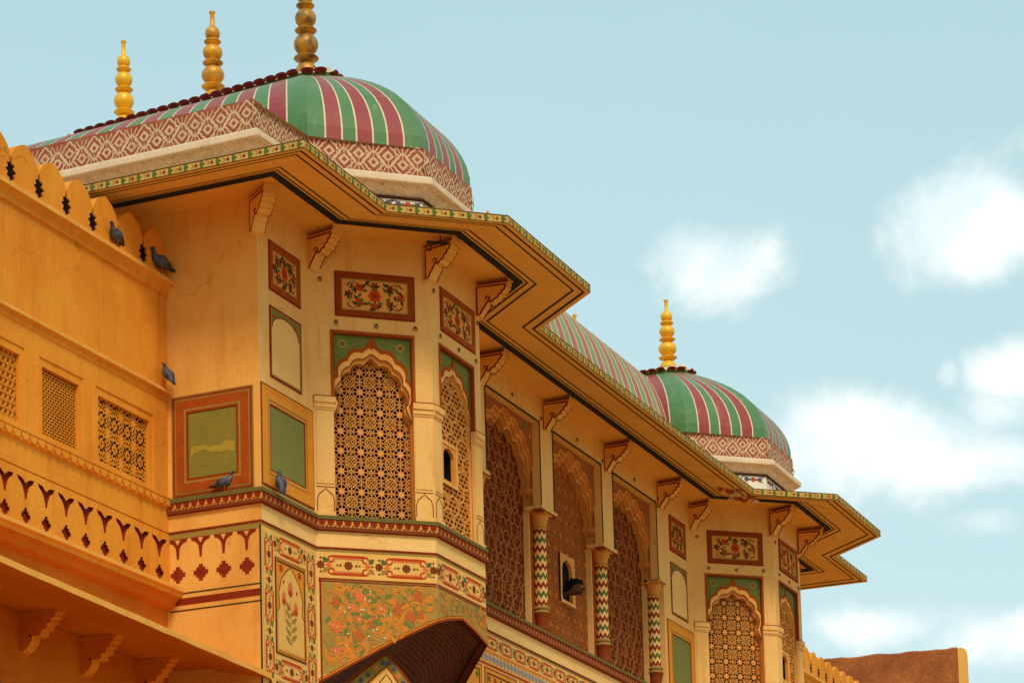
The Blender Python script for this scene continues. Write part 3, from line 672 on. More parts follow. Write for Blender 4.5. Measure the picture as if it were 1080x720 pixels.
# ---- lattice patterns
def lattice_star(m, fr, x0, x1, z0, z1, c, w, o0, o1, mt, offx, offz, mask=None, star_m='jali'):
    """rosette lattice: stars joined by rings and crossing diagonals, all pierced"""
    segs = []; thin = []
    nx0, nx1 = int(math.floor((x0-offx)/c))-1, int(math.ceil((x1-offx)/c))+1
    nz0, nz1 = int(math.floor((z0-offz)/c))-1, int(math.ceil((z1-offz)/c))+1
    for i in range(nx0, nx1+1):
        for j in range(nz0, nz1+1):
            X, Z = offx+i*c, offz+j*c
            for r, n in ((c*.36, 8),):
                q = circ((X, Z), r, n, math.pi/8); segs += [(q[k], q[(k+1) % n]) for k in range(n)]
            for k in range(8):
                a = math.pi/4*k; r1 = c*.5 if k % 2 == 0 else c*.707
                segs.append(((X+c*.14*math.cos(a), Z+c*.14*math.sin(a)), (X+r1*math.cos(a), Z+r1*math.sin(a))))
            H_, V_ = X+c/2, Z+c/2
            q = circ((H_, V_), c*.30, 8, math.pi/8); segs += [(q[k], q[(k+1) % 8]) for k in range(8)]
            if mt == 'jali':
                q = circ((H_, V_), c*.16, 8, 0); thin += [(q[k], q[(k+1) % 8]) for k in range(8)]
                for cx_, cz_ in ((H_, Z), (X, V_)):
                    q = circ((cx_, cz_), c*.115, 6, 0); thin += [(q[k], q[(k+1) % 6]) for k in range(6)]
                for k in range(8): thin.append(((H_+c*.16*math.cos(k*math.pi/4), V_+c*.16*math.sin(k*math.pi/4)), (H_+c*.29*math.cos(k*math.pi/4), V_+c*.29*math.sin(k*math.pi/4))))
            
            segs += [((H_-c*.5, V_), (H_-c*.13, V_)), ((H_+c*.13, V_), (H_+c*.5, V_)), ((H_, V_-c*.5), (H_, V_-c*.13)), ((H_, V_+c*.13), (H_, V_+c*.5))]
            for s in (-1, 1):
                for t in (-1, 1): segs.append(((X+s*c*.5, Z+t*c*.18), (X+s*c*.18, Z+t*c*.5)))
    for a, b in segs:
        r = clip(a, b, x0, x1, z0, z1)
        if not r: continue
        if mask and not (inside(mask, r[0]) or inside(mask, r[1])): continue
        m.bar(fr, r[0], r[1], w, o0, o1, mt)
    for a, b in thin:
        r = clip(a, b, x0, x1, z0, z1)
        if r and (mask is None or inside(mask, r[0]) or inside(mask, r[1])): m.bar(fr, r[0], r[1], w*.75, o0, o1-.002, mt)
    for i in range(nx0, nx1+1):
        for j in range(nz0, nz1+1):
            X, Z = offx+i*c, offz+j*c
            if m.skip and m.skip[0]-.04 < X < m.skip[1]+.04 and m.skip[2]-.04 < Z < m.skip[3]+.04: continue
            if x0+c*.1 < X < x1-c*.1 and z0+c*.1 < Z < z1-c*.1 and (mask is None or inside(mask, (X, Z))):
                m.prism(fr, star((X, Z), c*.235, 8, .55), o0, o1+.002, star_m)
def lattice_hex(m, fr, x0, x1, z0, z1, c, w, o0, o1, mt, mask=None, sy=1.0):
    segs = []; h = c*math.sqrt(3)/2*sy
    for j in range(int((z1-z0)/h)+3):
        for i in range(int((x1-x0)/c)+3):
            X = x0+(i-1)*c+(c/2 if j % 2 else 0); Z = z0+(j-1)*h
            pts = [(X+c*.577*math.cos(math.pi/6+k*math.pi/3), Z+c*.577*sy*math.sin(math.pi/6+k*math.pi/3)) for k in range(6)]
            segs += [(pts[k], pts[k+1]) for k in range(3)]
            if w < c*.2: pass
    for a, b in segs:
        r = clip(a, b, x0, x1, z0, z1)
        if r and (mask is None or inside(mask, r[0]) or inside(mask, r[1])): m.bar(fr, r[0], r[1], w, o0, o1, mt)

def grow(poly, c, z0, d, zref=None):         # push an arch outline outward about its own line
    n = len(poly); out = []
    for i, p in enumerate(poly):
        a, b = Vector(poly[i-1]), Vector(poly[(i+1) % n]); dd = (b-a).normalized(); nn = Vector((-dd.y, dd.x))
        q = Vector(p)+nn*d; q.y = max(q.y, z0) if i in (0, n-1) else q.y
        out.append((q.x, q.y))
    return out
def bay_window(fr, c, fine, hatch, label, e_win=False):
    root = bpy.data.objects.new('screen_window', None); COL.objects.link(root); root.parent = palace; root['label'] = label
    m = M()
    A_out = arch(c, .490, 1.24, .455, 1.52, 2.07, 3, .44, tip=.045)
    A_mid = arch(c, .488, 1.22, .420, 1.50, 1.99, 3, .40, tip=.03)
    A_in = arch(c, .486, 1.20, .395, 1.47, 1.925, 3, .50, tip=.045)
    rim = arch(c, .4935, 1.26, .483, 1.54, 2.115, 3, .46, tip=.05)
    sp = [rect(c-HW, c+HW, -.001, 2.27), rim]
    m.ngon(fr, sp, -.050, 'teal')
    m.prism(fr, [rim, A_out], -.07, -.044, 'rust')
    m.prism(fr, [A_out, A_mid], -.12, -.050, 'soffit')
    m.strip(fr, A_mid[1:-1], .010, -.048, 'darkline')
    m.prism(fr, [A_mid, A_in], -.17, -.085, 'jali')
    m.strip(fr, A_in[1:-1], .008, -.083, 'darkline')
    for s in (-1, 1):
        m.strip(fr, circ((c+s*.36, 2.15), .042, 12), .010, -.047, 'fascia', closed=True); m.ngon(fr, petals((c+s*.36, 2.15), .024, 6), -.046, 'rust')
        for k in range(5): m.ngon(fr, leafp((c+s*(.10+.07*k), 2.20-.02*k), .5*k*s, .05, .02), -.0465, 'khaki')
    m.ngon(fr, leafp((c, 2.10), math.pi/2, .15, .11), -.040, 'rust')
    # painted red frame round the recess above the imposts
    m.prism(fr, [(c-HW-.03, 1.465), (c-HW, 1.465), (c-HW, 2.27), (c+HW, 2.27), (c+HW, 1.465), (c+HW+.03, 1.465), (c+HW+.03, 2.30), (c-HW-.03, 2.30)], 0, .012, 'rust')
    m.prism(fr, [(c-HW, 1.465), (c-HW+.012, 1.465), (c-HW+.012, 2.258), (c+HW-.012, 2.258), (c+HW-.012, 1.465), (c+HW, 1.465), (c+HW, 2.27), (c-HW, 2.27)], -.04, .006, 'rustframe')
    m.build('arch_surround', root)
    lm = M(); lm.skip = hatch
    if not fine:
        lattice_star(lm, fr, c-.486, c+.486, .0, 2.0, .2478, .0090, -.185, -.168, 'jali', c-.372, .12, A_in)
    else:
        lattice_hex(lm, fr, c-.486, c+.486, .0, 2.0, .105, .0255, -.092, -.080, 'jali_orange', A_in, sy=.66); lattice_hex(lm, fr, c-.486, c+.486, .0, 2.0, .315, .024, -.092, -.077, 'jali', A_in, sy=.72)
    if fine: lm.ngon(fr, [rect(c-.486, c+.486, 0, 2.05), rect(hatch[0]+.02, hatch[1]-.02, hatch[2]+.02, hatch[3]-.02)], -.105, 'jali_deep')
    lm.build('lattice', root)
    if hatch:
        hm = M(); a0, a1, z0, z1 = hatch; cc = (a0+a1)/2; W = (a1-a0)/2-.09
        hole = [(cc-W, z0+.06), (cc-W, z1-.16), (cc-W*.8, z1-.10), (cc-W*.35, z1-.07), (cc, z1-.05), (cc+W*.35, z1-.07), (cc+W*.8, z1-.10), (cc+W, z1-.16), (cc+W, z0+.06)]
        hm.prism(fr, [rect(a0, a1, z0, z1), hole], -.10, -.055, 'jali_orange'); hm.prism(fr, [rect(a0+.02, a1-.02, z0+.02, z1-.02), hole], -.30, -.10, 'inside')
        hm.prism(fr, [rect(a0, a1, z0, z1), rect(a0+.025, a1-.025, z0+.025, z1-.025)], -.10, -.045, 'cream')
        hm.ngon(fr, hole, -.29, 'inside')  # near-black sheet for the unlit space behind the hatch
        hm.build('hatch', root)
    return root
mat('jali_orange', (.70, .33, .085), (.60, .25, .06), 9, bump=.1)
wC = bay_window(fC, UC, False, None, 'tall cusped arch window filled with a star pierced screen')
wD = bay_window(fD, UD, True, (.31, .80, .60, 1.13), 'narrow looking cusped window with a fine screen and a small open hatch')
wE = bay_window(fE, UC, False, None, 'cusped arch window on the far side of the bay')
for w0 in (wC, wD, wE): copy_tree(w0, palace, Vector((T_, 0, 0)))

# ---- imposts, pilaster feet, fillets
for dx in (0, T_):
    for f, ln, c in ((fC, LC, UC), (fD, LD, UD), (fE, LC, UC)):
        f = sh(f, dx)
        for a0, a1 in ((0, c-HW+.012), (c+HW-.012, ln)):
            m = M()
            m.box(f, a0, a1, 1.385, 1.455, 0, .045, 'cream'); m.box(f, a0, a1, 1.33, 1.385, 0, .026, 'cream'); m.box(f, a0, a1, 1.305, 1.33, 0, .012, 'cream')
            m.box(f, a0, a1, 1.455, 1.470, 0, .040, 'rustframe')
            m.box(f, a0+.01, a1-.01, 0, .055, 0, .020, 'cream')
            cc = (a0+a1)/2; W = (a1-a0)/2-.025
            ar = [(cc-W, .06), (cc-W, .20), (cc-W*.8, .27), (cc-W*.3, .31), (cc, .34), (cc+W*.3, .31), (cc+W*.8, .27), (cc+W, .20), (cc+W, .06)]
            m.strip(f, ar, .012, .004, 'rustframe'); m.strip(f, [(cc-W-.01, .36), (cc+W+.01, .36)], .010, .004, 'rustframe')
            m.box(f, cc-W, cc+W, .40, 1.28, 0, .010, 'cream')
            m.build('pilaster', palace)

# ---- gallery: deep cusped arches, screens, columns
fS = Fr((0, .11), (1, 0), (0, -1))      # front of the arch plate
for k, (x0, x1) in enumerate(OPS):
    c = (x0+x1)/2; root = bpy.data.objects.new('screen_window', None); COL.objects.link(root); root.parent = palace
    root['label'] = ['great cusped arch of the gallery nearest the left bay, filled with a dark screen', 'middle cusped gallery arch whose screen has an open hatch', 'great cusped gallery arch nearest the right bay'][k]
    m = M()
    A0 = arch(c, 1.02, 2.0, .985, 2.14, 2.97, 4, .42, tip=.06, z0=1.80)
    A1 = arch(c, 1.00, 1.97, .875, 2.11, 2.76, 4, .60, tip=.06, z0=1.80)
    xl, xr_ = (x0-.26 if k else 6.33), (x1+.26 if k < 2 else 13.60)
    m.prism(fS, [(xl, 1.80), (xl, ZO+.02), (xr_, ZO+.02), (xr_, 1.80)] + A0[::-1], -.02, 0, 'spandrel')
    Am = arch(c, 1.01, 1.99, .955, 2.13, 2.90, 4, .58, tip=.05, z0=1.80); An = arch(c, 1.005, 1.98, .915, 2.12, 2.83, 4, .62, tip=.05, z0=1.80)
    m.prism(fS, A0 + Am[::-1], -.06, -.004, 'arch_tan'); m.prism(fS, Am + An[::-1], -.12, -.050, 'arch_tan'); m.prism(fS, An + A1[::-1], -.19, -.100, 'arch_tan')
    for s_ in (-1, 1):
        xa_ = c+s_*1.00; xb_ = xl if s_ < 0 else xr_
        m.box(fX, min(xa_, xb_), max(xa_, xb_), 0, 1.80, -.30, -.225, 'ochre'); m.box(fX, xa_-.012, xa_+.012, 0, 1.80, -.30, -.21, 'cream')
    m.strip(fS, A0[1:-1], .020, .003, 'rust'); m.strip(fS, A1[1:-1], .012, -.098, 'darkline')
    rnd = random.Random(k)
    for j in range(46):
        a, z = rnd.uniform(x0+.08, x1-.08), rnd.uniform(1.9, 3.0)
        if any(inside(A0, (a+ux, z+uz)) for ux in (-.08, 0, .08) for uz in (-.1, 0)): continue
        m.ngon(fS, petals((a, z), rnd.uniform(.03, .06), 6), .004+j*.0001, rnd.choice(['paint_red', 'teal', 'khaki', 'paint_pink'])); m.strip(fS, arc((a, z), .08, j, j+2.5), .012, .003, rnd.choice(['khaki', 'teal', 'maroon']))
    # moulding round the opening
    m.prism(fX, [(x0-.03, ZSTUB), (x0, ZSTUB), (x0, ZO), (x1, ZO), (x1, ZSTUB), (x1+.03, ZSTUB), (x1+.03, ZO+.03), (x0-.03, ZO+.03)], 0, .008, 'linegreen')
    
    m.build('arch_surround', root)
    lm = M(); lm.skip = (9.80, 10.31, .79, 1.48) if k == 1 else None; fl_ = Fr((0, .31), (1, 0), (0, -1))
    mt = 'jali_brown' if k == 1 else 'jali_dark'
    lattice_hex(lm, fl_, c-1.08, c+1.08, 0, 2.98, .092, .0155, -.02, 0, mt)
    lattice_hex(lm, fl_, c-1.08, c+1.08, 0, 2.98, .21, .014, -.02, .004, 'jali_brown', sy=1.0)
    if k != 1: lattice_hex(lm, fl_, c-1.08, c+1.08, 0, 2.98, .36, .011, -.01, .014, 'hexline', sy=1.6)
    else: lattice_star(lm, fl_, c-1.08, c+1.08, 0, 2.98, .24, .012, -.01, .010, 'jali_brown', c, .1, None, 'jali_brown')
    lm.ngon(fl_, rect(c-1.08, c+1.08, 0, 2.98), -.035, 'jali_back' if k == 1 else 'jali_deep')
    lm.build('lattice', root)
    if k == 1:
        hm = M(); a0, a1, z0, z1 = 9.78, 10.33, .77, 1.50; cc = (a0+a1)/2; W = .20
        hole = [(cc-W, z0+.05), (cc-W, z1-.22), (cc-W*.8, z1-.13), (cc-W*.35, z1-.08), (cc, z1-.05), (cc+W*.35, z1-.08), (cc+W*.8, z1-.13), (cc+W, z1-.22), (cc+W, z0+.05)]
        hm.prism(fl_, [rect(a0, a1, z0, z1), hole], -.02, .035, 'jali'); hm.prism(fl_, [rect(a0, a1, z0, z1), rect(a0+.025, a1-.025, z0+.025, z1-.025)], 0, .045, 'cream')
        hm.ngon(fl_, hole, -.030, 'inside'); hm.box(fl_, a0, a1-.02, z0-.01, z0+.02, 0, .06, 'cream_pale')  # near-black sheet in the hole stands for the unlit gallery
        hm.build('hatch', root)
for x in (6.42, 8.68, 11.105, 13.435):      # piers between the arches, with painted jamb and stub mouldings
    m = M(); w2 = .26 if 7 < x < 13 else .09
    m.box(fX, x-w2-.03, x+w2+.03, 1.80, 1.85, -.25, .03, 'cream'); m.box(fX, x-w2-.03, x+w2+.03, 1.785, 1.80, -.12, .022, 'rustframe')
    fpier = Fr((0, .215), (1, 0), (0, -1)); m.box(fpier, x-w2+.08, x+w2-.08, 0, 1.80, -.08, 0, 'rust')
    m.prism(fpier, [(x+.02, 0), (x+.24, 0), (x+.24, .34), (x+.19, .44), (x+.13, .48), (x+.07, .44), (x+.02, .34)], -.05, .03, 'ochre')
    m.build('pier', palace)
def column(x):
    root = bpy.data.objects.new('column', None); COL.objects.link(root); root.parent = palace; root['label'] = 'round column painted with red, cream and green zigzags'
    c = (x, .14, 0); r = .094; n = 24; sm = M(); ZB, ZC = .43, 1.56
    rows = 10; hz_ = (ZC-ZB)/rows; per = 8
    cols = ['maroon', 'cream_pale', 'leaf', 'cream_pale']
    zz = lambda t, i: ZB + t + .040*(abs(((i/n*per) % 1)-.5)*2-.5)
    step = .0675; nb = int(round((ZC-ZB)/step))
    step = (ZC-ZB)/nb
    for k in range(-1, nb+1):
        for i in range(n*2):
            a, b2 = math.pi*i/n, math.pi*(i+1)/n
            za, zb = [max(ZB, min(ZC, ZB+t*step+.062*(abs((j/(2*n)*per) % 1-.5)*2-.5)))for t, j in ((k, i), (k, i+1))]
            zc, zd = [max(ZB, min(ZC, ZB+t*step+.062*(abs((j/(2*n)*per) % 1-.5)*2-.5)))for t, j in ((k+1, i+1), (k+1, i))]
            if max(zc, zd)-min(za, zb) < 1e-5: continue
            q = [(c[0]+r*math.cos(a), c[1]+r*math.sin(a), za), (c[0]+r*math.cos(b2), c[1]+r*math.sin(b2), zb), (c[0]+r*math.cos(b2), c[1]+r*math.sin(b2), zc), (c[0]+r*math.cos(a), c[1]+r*math.sin(a), zd)]
            sm.face(q, cols[k % 4])
    sm.build('shaft', root)
    bm2 = M(); bm2.lathe(c, [(.0, .02), (.12, .02), (.12, .10), (.085, .16), (.10, .26), (.13, .33), (.11, .37), (.13, .39), (.11, .42), (.098, .435), (0, .435)], ['paint_brown', 'paint_brown', 'paint_brown', 'rustframe', 'rustframe', 'khaki', 'khaki', 'khaki', 'khaki', 'khaki'], 16)
    bm2.box(Fr((0, .14), (1, 0), (0, -1)), x-.15, x+.15, 0, .03, -.15, .15, 'rustframe'); bm2.build('base', root)
    cm2 = M(); cm2.lathe(c, [(.0, 1.55), (.100, 1.55), (.108, 1.575), (.098, 1.60), (.115, 1.66), (.135, 1.72), (.14, 1.78), (0, 1.78)], ['ochre', 'ochre', 'khaki', 'arch_tan', 'arch_tan', 'ochre', 'ochre'], 16)
    cm2.box(Fr((0, .14), (1, 0), (0, -1)), x-.15, x+.15, 1.765, 1.79, -.15, .15, 'arch_tan'); cm2.build('capital', root)
for x in (6.42, 8.68, 11.105, 13.40): column(x)
m = M(); m.box(fX, 13.53, 13.602, 0, ZSTUB, -.31, -.001, 'cream'); m.build('jamb', palace)

# ---- eave: flat soffit, dark drip line, sloping slab, painted fascia
m = M()
m.sweep(PLAN, [(0, ZT), (.430, 3.474), (.437, 3.446), (.520, 3.446), (.524, 3.464), (1.290, 3.2956), (1.298, 3.300), (1.298, 3.4056), (1.27, 3.412), (.30, 3.66), (.02, 3.70)],
        ['soffit', 'navy', 'navy', 'navy', 'slope', 'fascia', 'fascia', 'fascia', 'pinkplaster', 'pinkplaster'])
def soff(o): return 3.468-(o-.505)*(.1724/.785)
for o, w in ((.560, .026), (.655, .028), (1.080, .030), (1.200, .034)):
    m.sweep(PLAN, [(o, soff(o)-.003), (o+w, soff(o+w)-.003)], 'linegreen')
m.sweep(PLAN, [(1.2985, 3.392), (1.3015, 3.392), (1.3015, 3.402), (1.2985, 3.402)], 'darkline'); m.sweep(PLAN, [(1.2985, 3.304), (1.3015, 3.304), (1.3015, 3.312), (1.2985, 3.312)], 'darkline')
po = offset_path(PLAN, 1.2985)
for i in range(len(po)-1):
    fr = seg(po[i], po[i+1]); n = max(1, round(fr.len/.20))
    for k in range(n):
        a = fr.len*(k+.5)/n; z = 3.352
        m.ngon(fr, leafp((a+.015, z), 0, .070, .040), .003, 'leaf'); m.ngon(fr, leafp((a+.015, z+.008), .62, .058, .026), .0034, 'leaf'); m.ngon(fr, leafp((a+.015, z-.008), -.62, .058, .026), .0036, 'leaf')
        m.ngon(fr, [(a-.01, z), (a-.035, z+.026), (a-.05, z), (a-.035, z-.026)], .003, 'paint_brown')
        m.strip(fr, [(a-.09, z+.02), (a-.05, z), (a-.09, z-.02)], .007, .0028, 'rust')
m.build('eave', palace)
# broken patch where the gallery eave meets the right bay
m = M(); rnd = random.Random(5)
for k in range(26):
    x, y = 14.55+rnd.uniform(-.55, .35), -.78-rnd.uniform(0, .45); r = rnd.uniform(.05, .12); o = -y
    z = soff(max(.51, o))-.004-k*.0004
    m.face([(x+r*rnd.uniform(.7, 1.3)*math.cos(t), y+r*.6*math.sin(t), z-(r*.6*math.sin(t))*(-.2196)*-1) for t in [i*math.pi/4+rnd.random()*.3 for i in range(8)]], rnd.choice(['band_red', 'rust', 'rust', 'pinkplaster']))
m.build('broken_plaster', palace)

# ---- roof cornice, plinth and damask band round the roof
for s, (x0, x1) in enumerate(((0, 0), (T_, T_))):
    dx = x0; xe = e_+.0
    ring = [(0+dx, BACK-.1), (0+dx, 0), (b_+dx, 0), (b_+q_+dx, -p_), (b_+q_+w_+dx, -p_), (e_+dx, 0), (e_+b_+dx, 0), (e_+b_+dx, BACK-.1)]
    ring = ring[:6] + [(e_+dx, BACK-.1)] if s == 0 else [(b_+dx, BACK-.1)] + ring[2:]
    m = M(); OB = -.045
    m.sweep(ring, [(-.02, 3.66), (-.10, 3.70), (-.10, 4.045), (-.07, 4.055), (-.07, 4.075), (-.10, 4.08), (-.02, 4.20), (.075, 4.21), (.080, 4.225), (.080, 4.285), (.05, 4.31), (OB, 4.315)],
            ['pinkplaster', 'fluff_white', 'darkline', 'darkline', 'darkline', 'pinkplaster', 'pinkplaster', 'moulding', 'moulding', 'moulding', 'moulding'])
    for i, f in enumerate([seg(a, b) for a, b in zip(offset_path(ring, -.10)[:-1], offset_path(ring, -.10)[1:])]):
        n = max(1, round(f.len/.42))
        for k in range(n):
            a = f.len*(k+.5)/n
            m.strip(f, [(a-.13, 3.985), (a+.13, 3.985)], .030, .004, 'paint_violet')
            for t in (-1, 0, 1): m.ngon(f, petals((a+t*.12, 3.985), .045, 6), .006, 'paint_violet' if t else 'paint_red')
            for t in (-1, 1): m.strip(f, arc((a+t*.17, 3.985), .045, t, t+4), .014, .005, 'paint_violet')
    tilt = lambda q: (q[0], q[1], q[2]-(max(0, 1-q[0]/b_)*.055+.05*min(1, max(0, q[1])/3.0)*(1 if q[0] < .3 else 0)) ) if s == 0 and q[0] < b_ else q
    m.v = [tilt(q) if q[2] > 4.0 else q for q in m.v]; m.build('roof_cornice', palace)
    m = M(); rb = offset_path(ring, OB)
    m.sweep(ring, [(OB, 4.31), (OB, 4.71), (OB-.03, 4.715), (OB-.5, 4.71)], ['band_red', 'linegreen', 'terrace']); 
    rnd = random.Random(9)
    for a0, b0 in zip(rb[:-1], rb[1:]):
        f = seg(a0, b0); n = max(2, round(f.len/.175)); n += n % 2; s_ = f.len/n
        for k in range(n):
            c, fl = s_*(k+.5), (1 if k % 2 else -1); zc = 4.512+fl*.045
            def wavy(kx, kz, n=36):
                return [(c+s_*kx*(1+.13*math.cos(4*2*math.pi*j/n)+.07*math.cos(8*2*math.pi*j/n))*math.cos(2*math.pi*j/n), zc+kz*(1+.13*math.cos(4*2*math.pi*j/n)+.07*math.cos(8*2*math.pi*j/n))*math.sin(2*math.pi*j/n)) for j in range(n)]
            m.strip(f, wavy(.62, .122), .024, .003+.0004*(k % 2), 'band_cream', closed=True)
            m.ngon(f, wavy(.34, .062), .0045, 'band_cream'); m.ngon(f, wavy(.15, .028, 20), .0052, 'band_red')
            for t in (-1, 1): m.strip(f, [(c, zc-fl*.115), (c+t*s_*.20, zc-fl*.150), (c+t*s_*.42, 4.512-fl*.178)], .016, .0036, 'band_cream')
            m.strip(f, [(c, zc-fl*.05), (c, 4.512-fl*.178)], .012, .0045, 'band_cream'); m.strip(f, [(c+s_/2, 4.512+fl*.178), (c+s_/2, 4.512+fl*.02)], .010, .0045, 'band_cream')
    m.v = [tilt(q) for q in m.v]; m.build('damask_band', palace)

    # ---- the striped dome
    root = bpy.data.objects.new('dome', None); COL.objects.link(root); root.parent = palace
    root['label'] = ['large green, maroon and cream striped dome above the left bay', 'green, maroon and cream striped dome above the right bay'][s]
    xr = NX+dx; YR0, YR1 = .80, 4.25
    I = .05
    basep = [(b_+.0+dx, BACK-1.25), (b_+.0+dx, -I*0+.02), (b_+q_+dx, -p_+.07), (b_+q_+w_+dx, -p_+.07), (e_+dx, .02), (e_+dx, BACK-1.25), (e_-.9+dx, BACK-.4), (b_+.9+dx, BACK-.4)]
    rimp = [(xr-.30, YR1-.1), (xr-.30, YR0+.03), (xr-.14, YR0-.26), (xr+.14, YR0-.26), (xr+.32, YR0+.03), (xr+.32, YR1-.1), (xr+.12, YR1+.1), (xr-.12, YR1+.1)]
    rdz = lambda y: .05+.055*(y-YR0) if s == 0 else -.03
    ZB0, ZB1 = 4.70, 6.235; nst = 14; thm = R(78)
    def lvl(t):
        u = 1-t; bz = lambda p0, p1, p2, p3: u*u*u*p0+3*u*u*t*p1+3*u*t*t*p2+t*t*t*p3
        return bz(1, 1.03, .42, 0), ZB0+(ZB1-ZB0)*bz(0, .50, .80, 1)
    dm = M(); nf = len(basep)
    def pt(i, u, t):
        wgt, z = lvl(t); j = (i+1) % nf
        A = Vector(basep[i]).lerp(Vector(basep[j]), u); B = Vector(rimp[i]).lerp(Vector(rimp[j]), u); c = B.lerp(A, wgt)
        return (c.x, c.y, z-(1-wgt)*rdz(c.y))
    for i in range(nf):
        ln = (Vector(basep[(i+1) % nf])-Vector(basep[i])).length
        k = max(3, int(round(ln/(.215 if ln < 2 else .27)))); k += (k+1) % 2       # odd number of stripes: green, red, ... green
        cw = .021/ln; ed = [0.0]; x = .0
        wts = [1.15 if j in (0, k-1) else (1.08 if j % 2 else .94) for j in range(k)]; sm_w = sum(wts); cum = [sum(wts[:j])/sm_w for j in range(k+1)]
        for j in range(k):
            u0, u1 = cum[j], cum[j+1]
            parts = [(u0+(cw/2 if j else 0), u1-(cw/2 if j < k-1 else 0), 'dome_green' if j % 2 == 0 else 'dome_red')]
            if j < k-1: parts.append((u1-cw/2, u1+cw/2, 'dome_cream'))
            for ua, ub, mt in parts:
                for t in range(nst):
                    dm.face([pt(i, ua, t/nst), pt(i, ub, t/nst), pt(i, ub, (t+1)/nst), pt(i, ua, (t+1)/nst)], mt)
    do = dm.build('shell', root)
    # crest: green rim, cream lotus cap with drooping maroon petals
    km = M(); rp = rimp + [rimp[0]]
    km.sweep(rp, [(-.02, 6.20), (.035, 6.215), (.035, 6.265), (-.03, 6.28)], 'leaf')
    def capz(o): return 6.28
    rc = [offset_path(rp, .0), offset_path(rp, -.10)]
    for i in range(nf):
        a, b = rp[i], rp[i+1]; f = seg(a, b)
        cc = Vector((xr, min(max((a[1]+b[1])/2, YR0+.05), YR1-.05)))
        km.face([(a[0], a[1], 6.27), (b[0], b[1], 6.27), (xr+(b[0]-xr)*.42, (b[1]-(YR0+YR1)/2)*.985+(YR0+YR1)/2, 6.40), (xr+(a[0]-xr)*.42, (a[1]-(YR0+YR1)/2)*.985+(YR0+YR1)/2, 6.40)], 'dome_cream')
        n = max(1, round(f.len/.155)); s_ = f.len/n
        for k in range(n):
            c = s_*(k+.5); ns = 8
            arcp = [(c+s_*.52*math.cos(math.pi*j/ns), .034*math.sin(math.pi*j/ns)) for j in range(ns+1)]
            for j in range(ns):
                (x0_, h0), (x1_, h1) = arcp[j], arcp[j+1]
                km.face([f.p(x0_, 6.268+h0, .105+h0*.35), f.p(x1_, 6.268+h1, .105+h1*.35), f.p(c+(x1_-c)*.7, 6.27+h1*1.5, -.06), f.p(c+(x0_-c)*.7, 6.27+h0*1.5, -.06)], 'dome_cream')
                km.face([f.p(x0_, 6.268+h0, .105+h0*.35), f.p(x1_, 6.268+h1, .105+h1*.35), f.p(c, 6.262, .06)], 'crest_red')
            km.face([f.p(c-s_*.52, 6.266, .09), f.p(c+s_*.52, 6.266, .09), f.p(c+s_*.3, 6.25, .03), f.p(c-s_*.3, 6.25, .03)], 'crest_red')
    km.lathe((xr, YR0+.1, 0), [(.16, 6.40), (.0, 6.41)], 'dome_cream', 12)
    km.face([(xr-.12, YR0-.02, 6.39), (xr+.12, YR0-.02, 6.39), (xr+.12, YR1, 6.40), (xr-.12, YR1, 6.40)], 'dome_cream')
    km.v = [(x, y, z-rdz(y)) for x, y, z in km.v]
    km.build('crest', root)
    def finial(x, y, z, sc, mt, name='finial', rs=1.0, parent=root):
        fm = M(); P = [(.105, -.03), (.115, .0), (.115, .04), (.085, .085), (.052, .115)]
        def disc(z0, r): return [(.045, z0), (r*.9, z0+.022), (r, z0+.035), (r*.9, z0+.048), (.05, z0+.07)]
        def ball(z0, r, hh): return [(.05+(r-.05)*math.sin(math.pi*j/9)**.6, z0+hh*j/9) for j in range(1, 10)]
        P += disc(.125, .125) + ball(.20, .122, .20) + disc(.41, .110) + ball(.485, .105, .17) + disc(.665, .092) + ball(.735, .080, .13)
        P += [(.040, .875), (.026, .90), (.022, 1.03), (.034, 1.045), (.034, 1.06), (0, 1.065)]
        P = [(r_*rs, zz_) for r_, zz_ in P]
        fm.lathe((0, 0, 0), [(0, -.03)] + P, mt, 20); o = fm.build(name, parent, smooth=True); o.location = (x, y, z); o.scale = (sc, sc, sc); return o
    o = finial(xr, .90, 6.40-rdz(.9), 1.32 if s == 0 else 1.16, 'gold_worn' if s == 0 else 'gold', rs=.99 if s == 0 else 1.12); o['label'] = 'tall tarnished gilded finial nearest the front of the dome' if s == 0 else 'bright gold finial at the front of the dome'
    o = finial(xr, 2.27 if s == 0 else 2.62, 6.40-rdz(2.27)+.04*s, 1.14, 'gold_half' if s == 0 else 'gold', rs=1.08); o['label'] = 'gold finial with one tarnished ball, middle of the ridge'
    if s == 0:
        o = finial(xr, 3.62, 6.40-rdz(3.62), 1.10, 'gold', rs=1.0); o['label'] = 'bright yellow finial at the back end of the ridge'

# ---- vaulted gallery roof between the domes
root = bpy.data.objects.new('vaulted_roof', None); COL.objects.link(root); root.parent = palace; root['label'] = 'long striped barrel roof over the gallery'
m = M(); VX0, VX1 = 4.85, 14.80; VC, VH, VZ0, VZ1 = 1.00, .80, 3.95, 5.90
ns = 30; n = 36; ln = (VX1-VX0)/n
def vp(x, t):
    a = math.pi*t; return (x, VC-(VH if t < .5 else 2.4)*math.cos(a), VZ0+(VZ1-VZ0)*math.sin(a))
for i in range(n):
    xa, xb = VX0+i*ln, VX0+(i+1)*ln
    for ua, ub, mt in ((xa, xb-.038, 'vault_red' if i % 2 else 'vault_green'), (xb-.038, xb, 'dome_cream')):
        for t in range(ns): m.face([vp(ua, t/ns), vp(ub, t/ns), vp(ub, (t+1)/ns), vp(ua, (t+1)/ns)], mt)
for X in (VX0, VX1):
    loop = [vp(X, t/ns) for t in range(ns+1)]; m.face(loop, 'dome_cream')
m.build('shell', root)
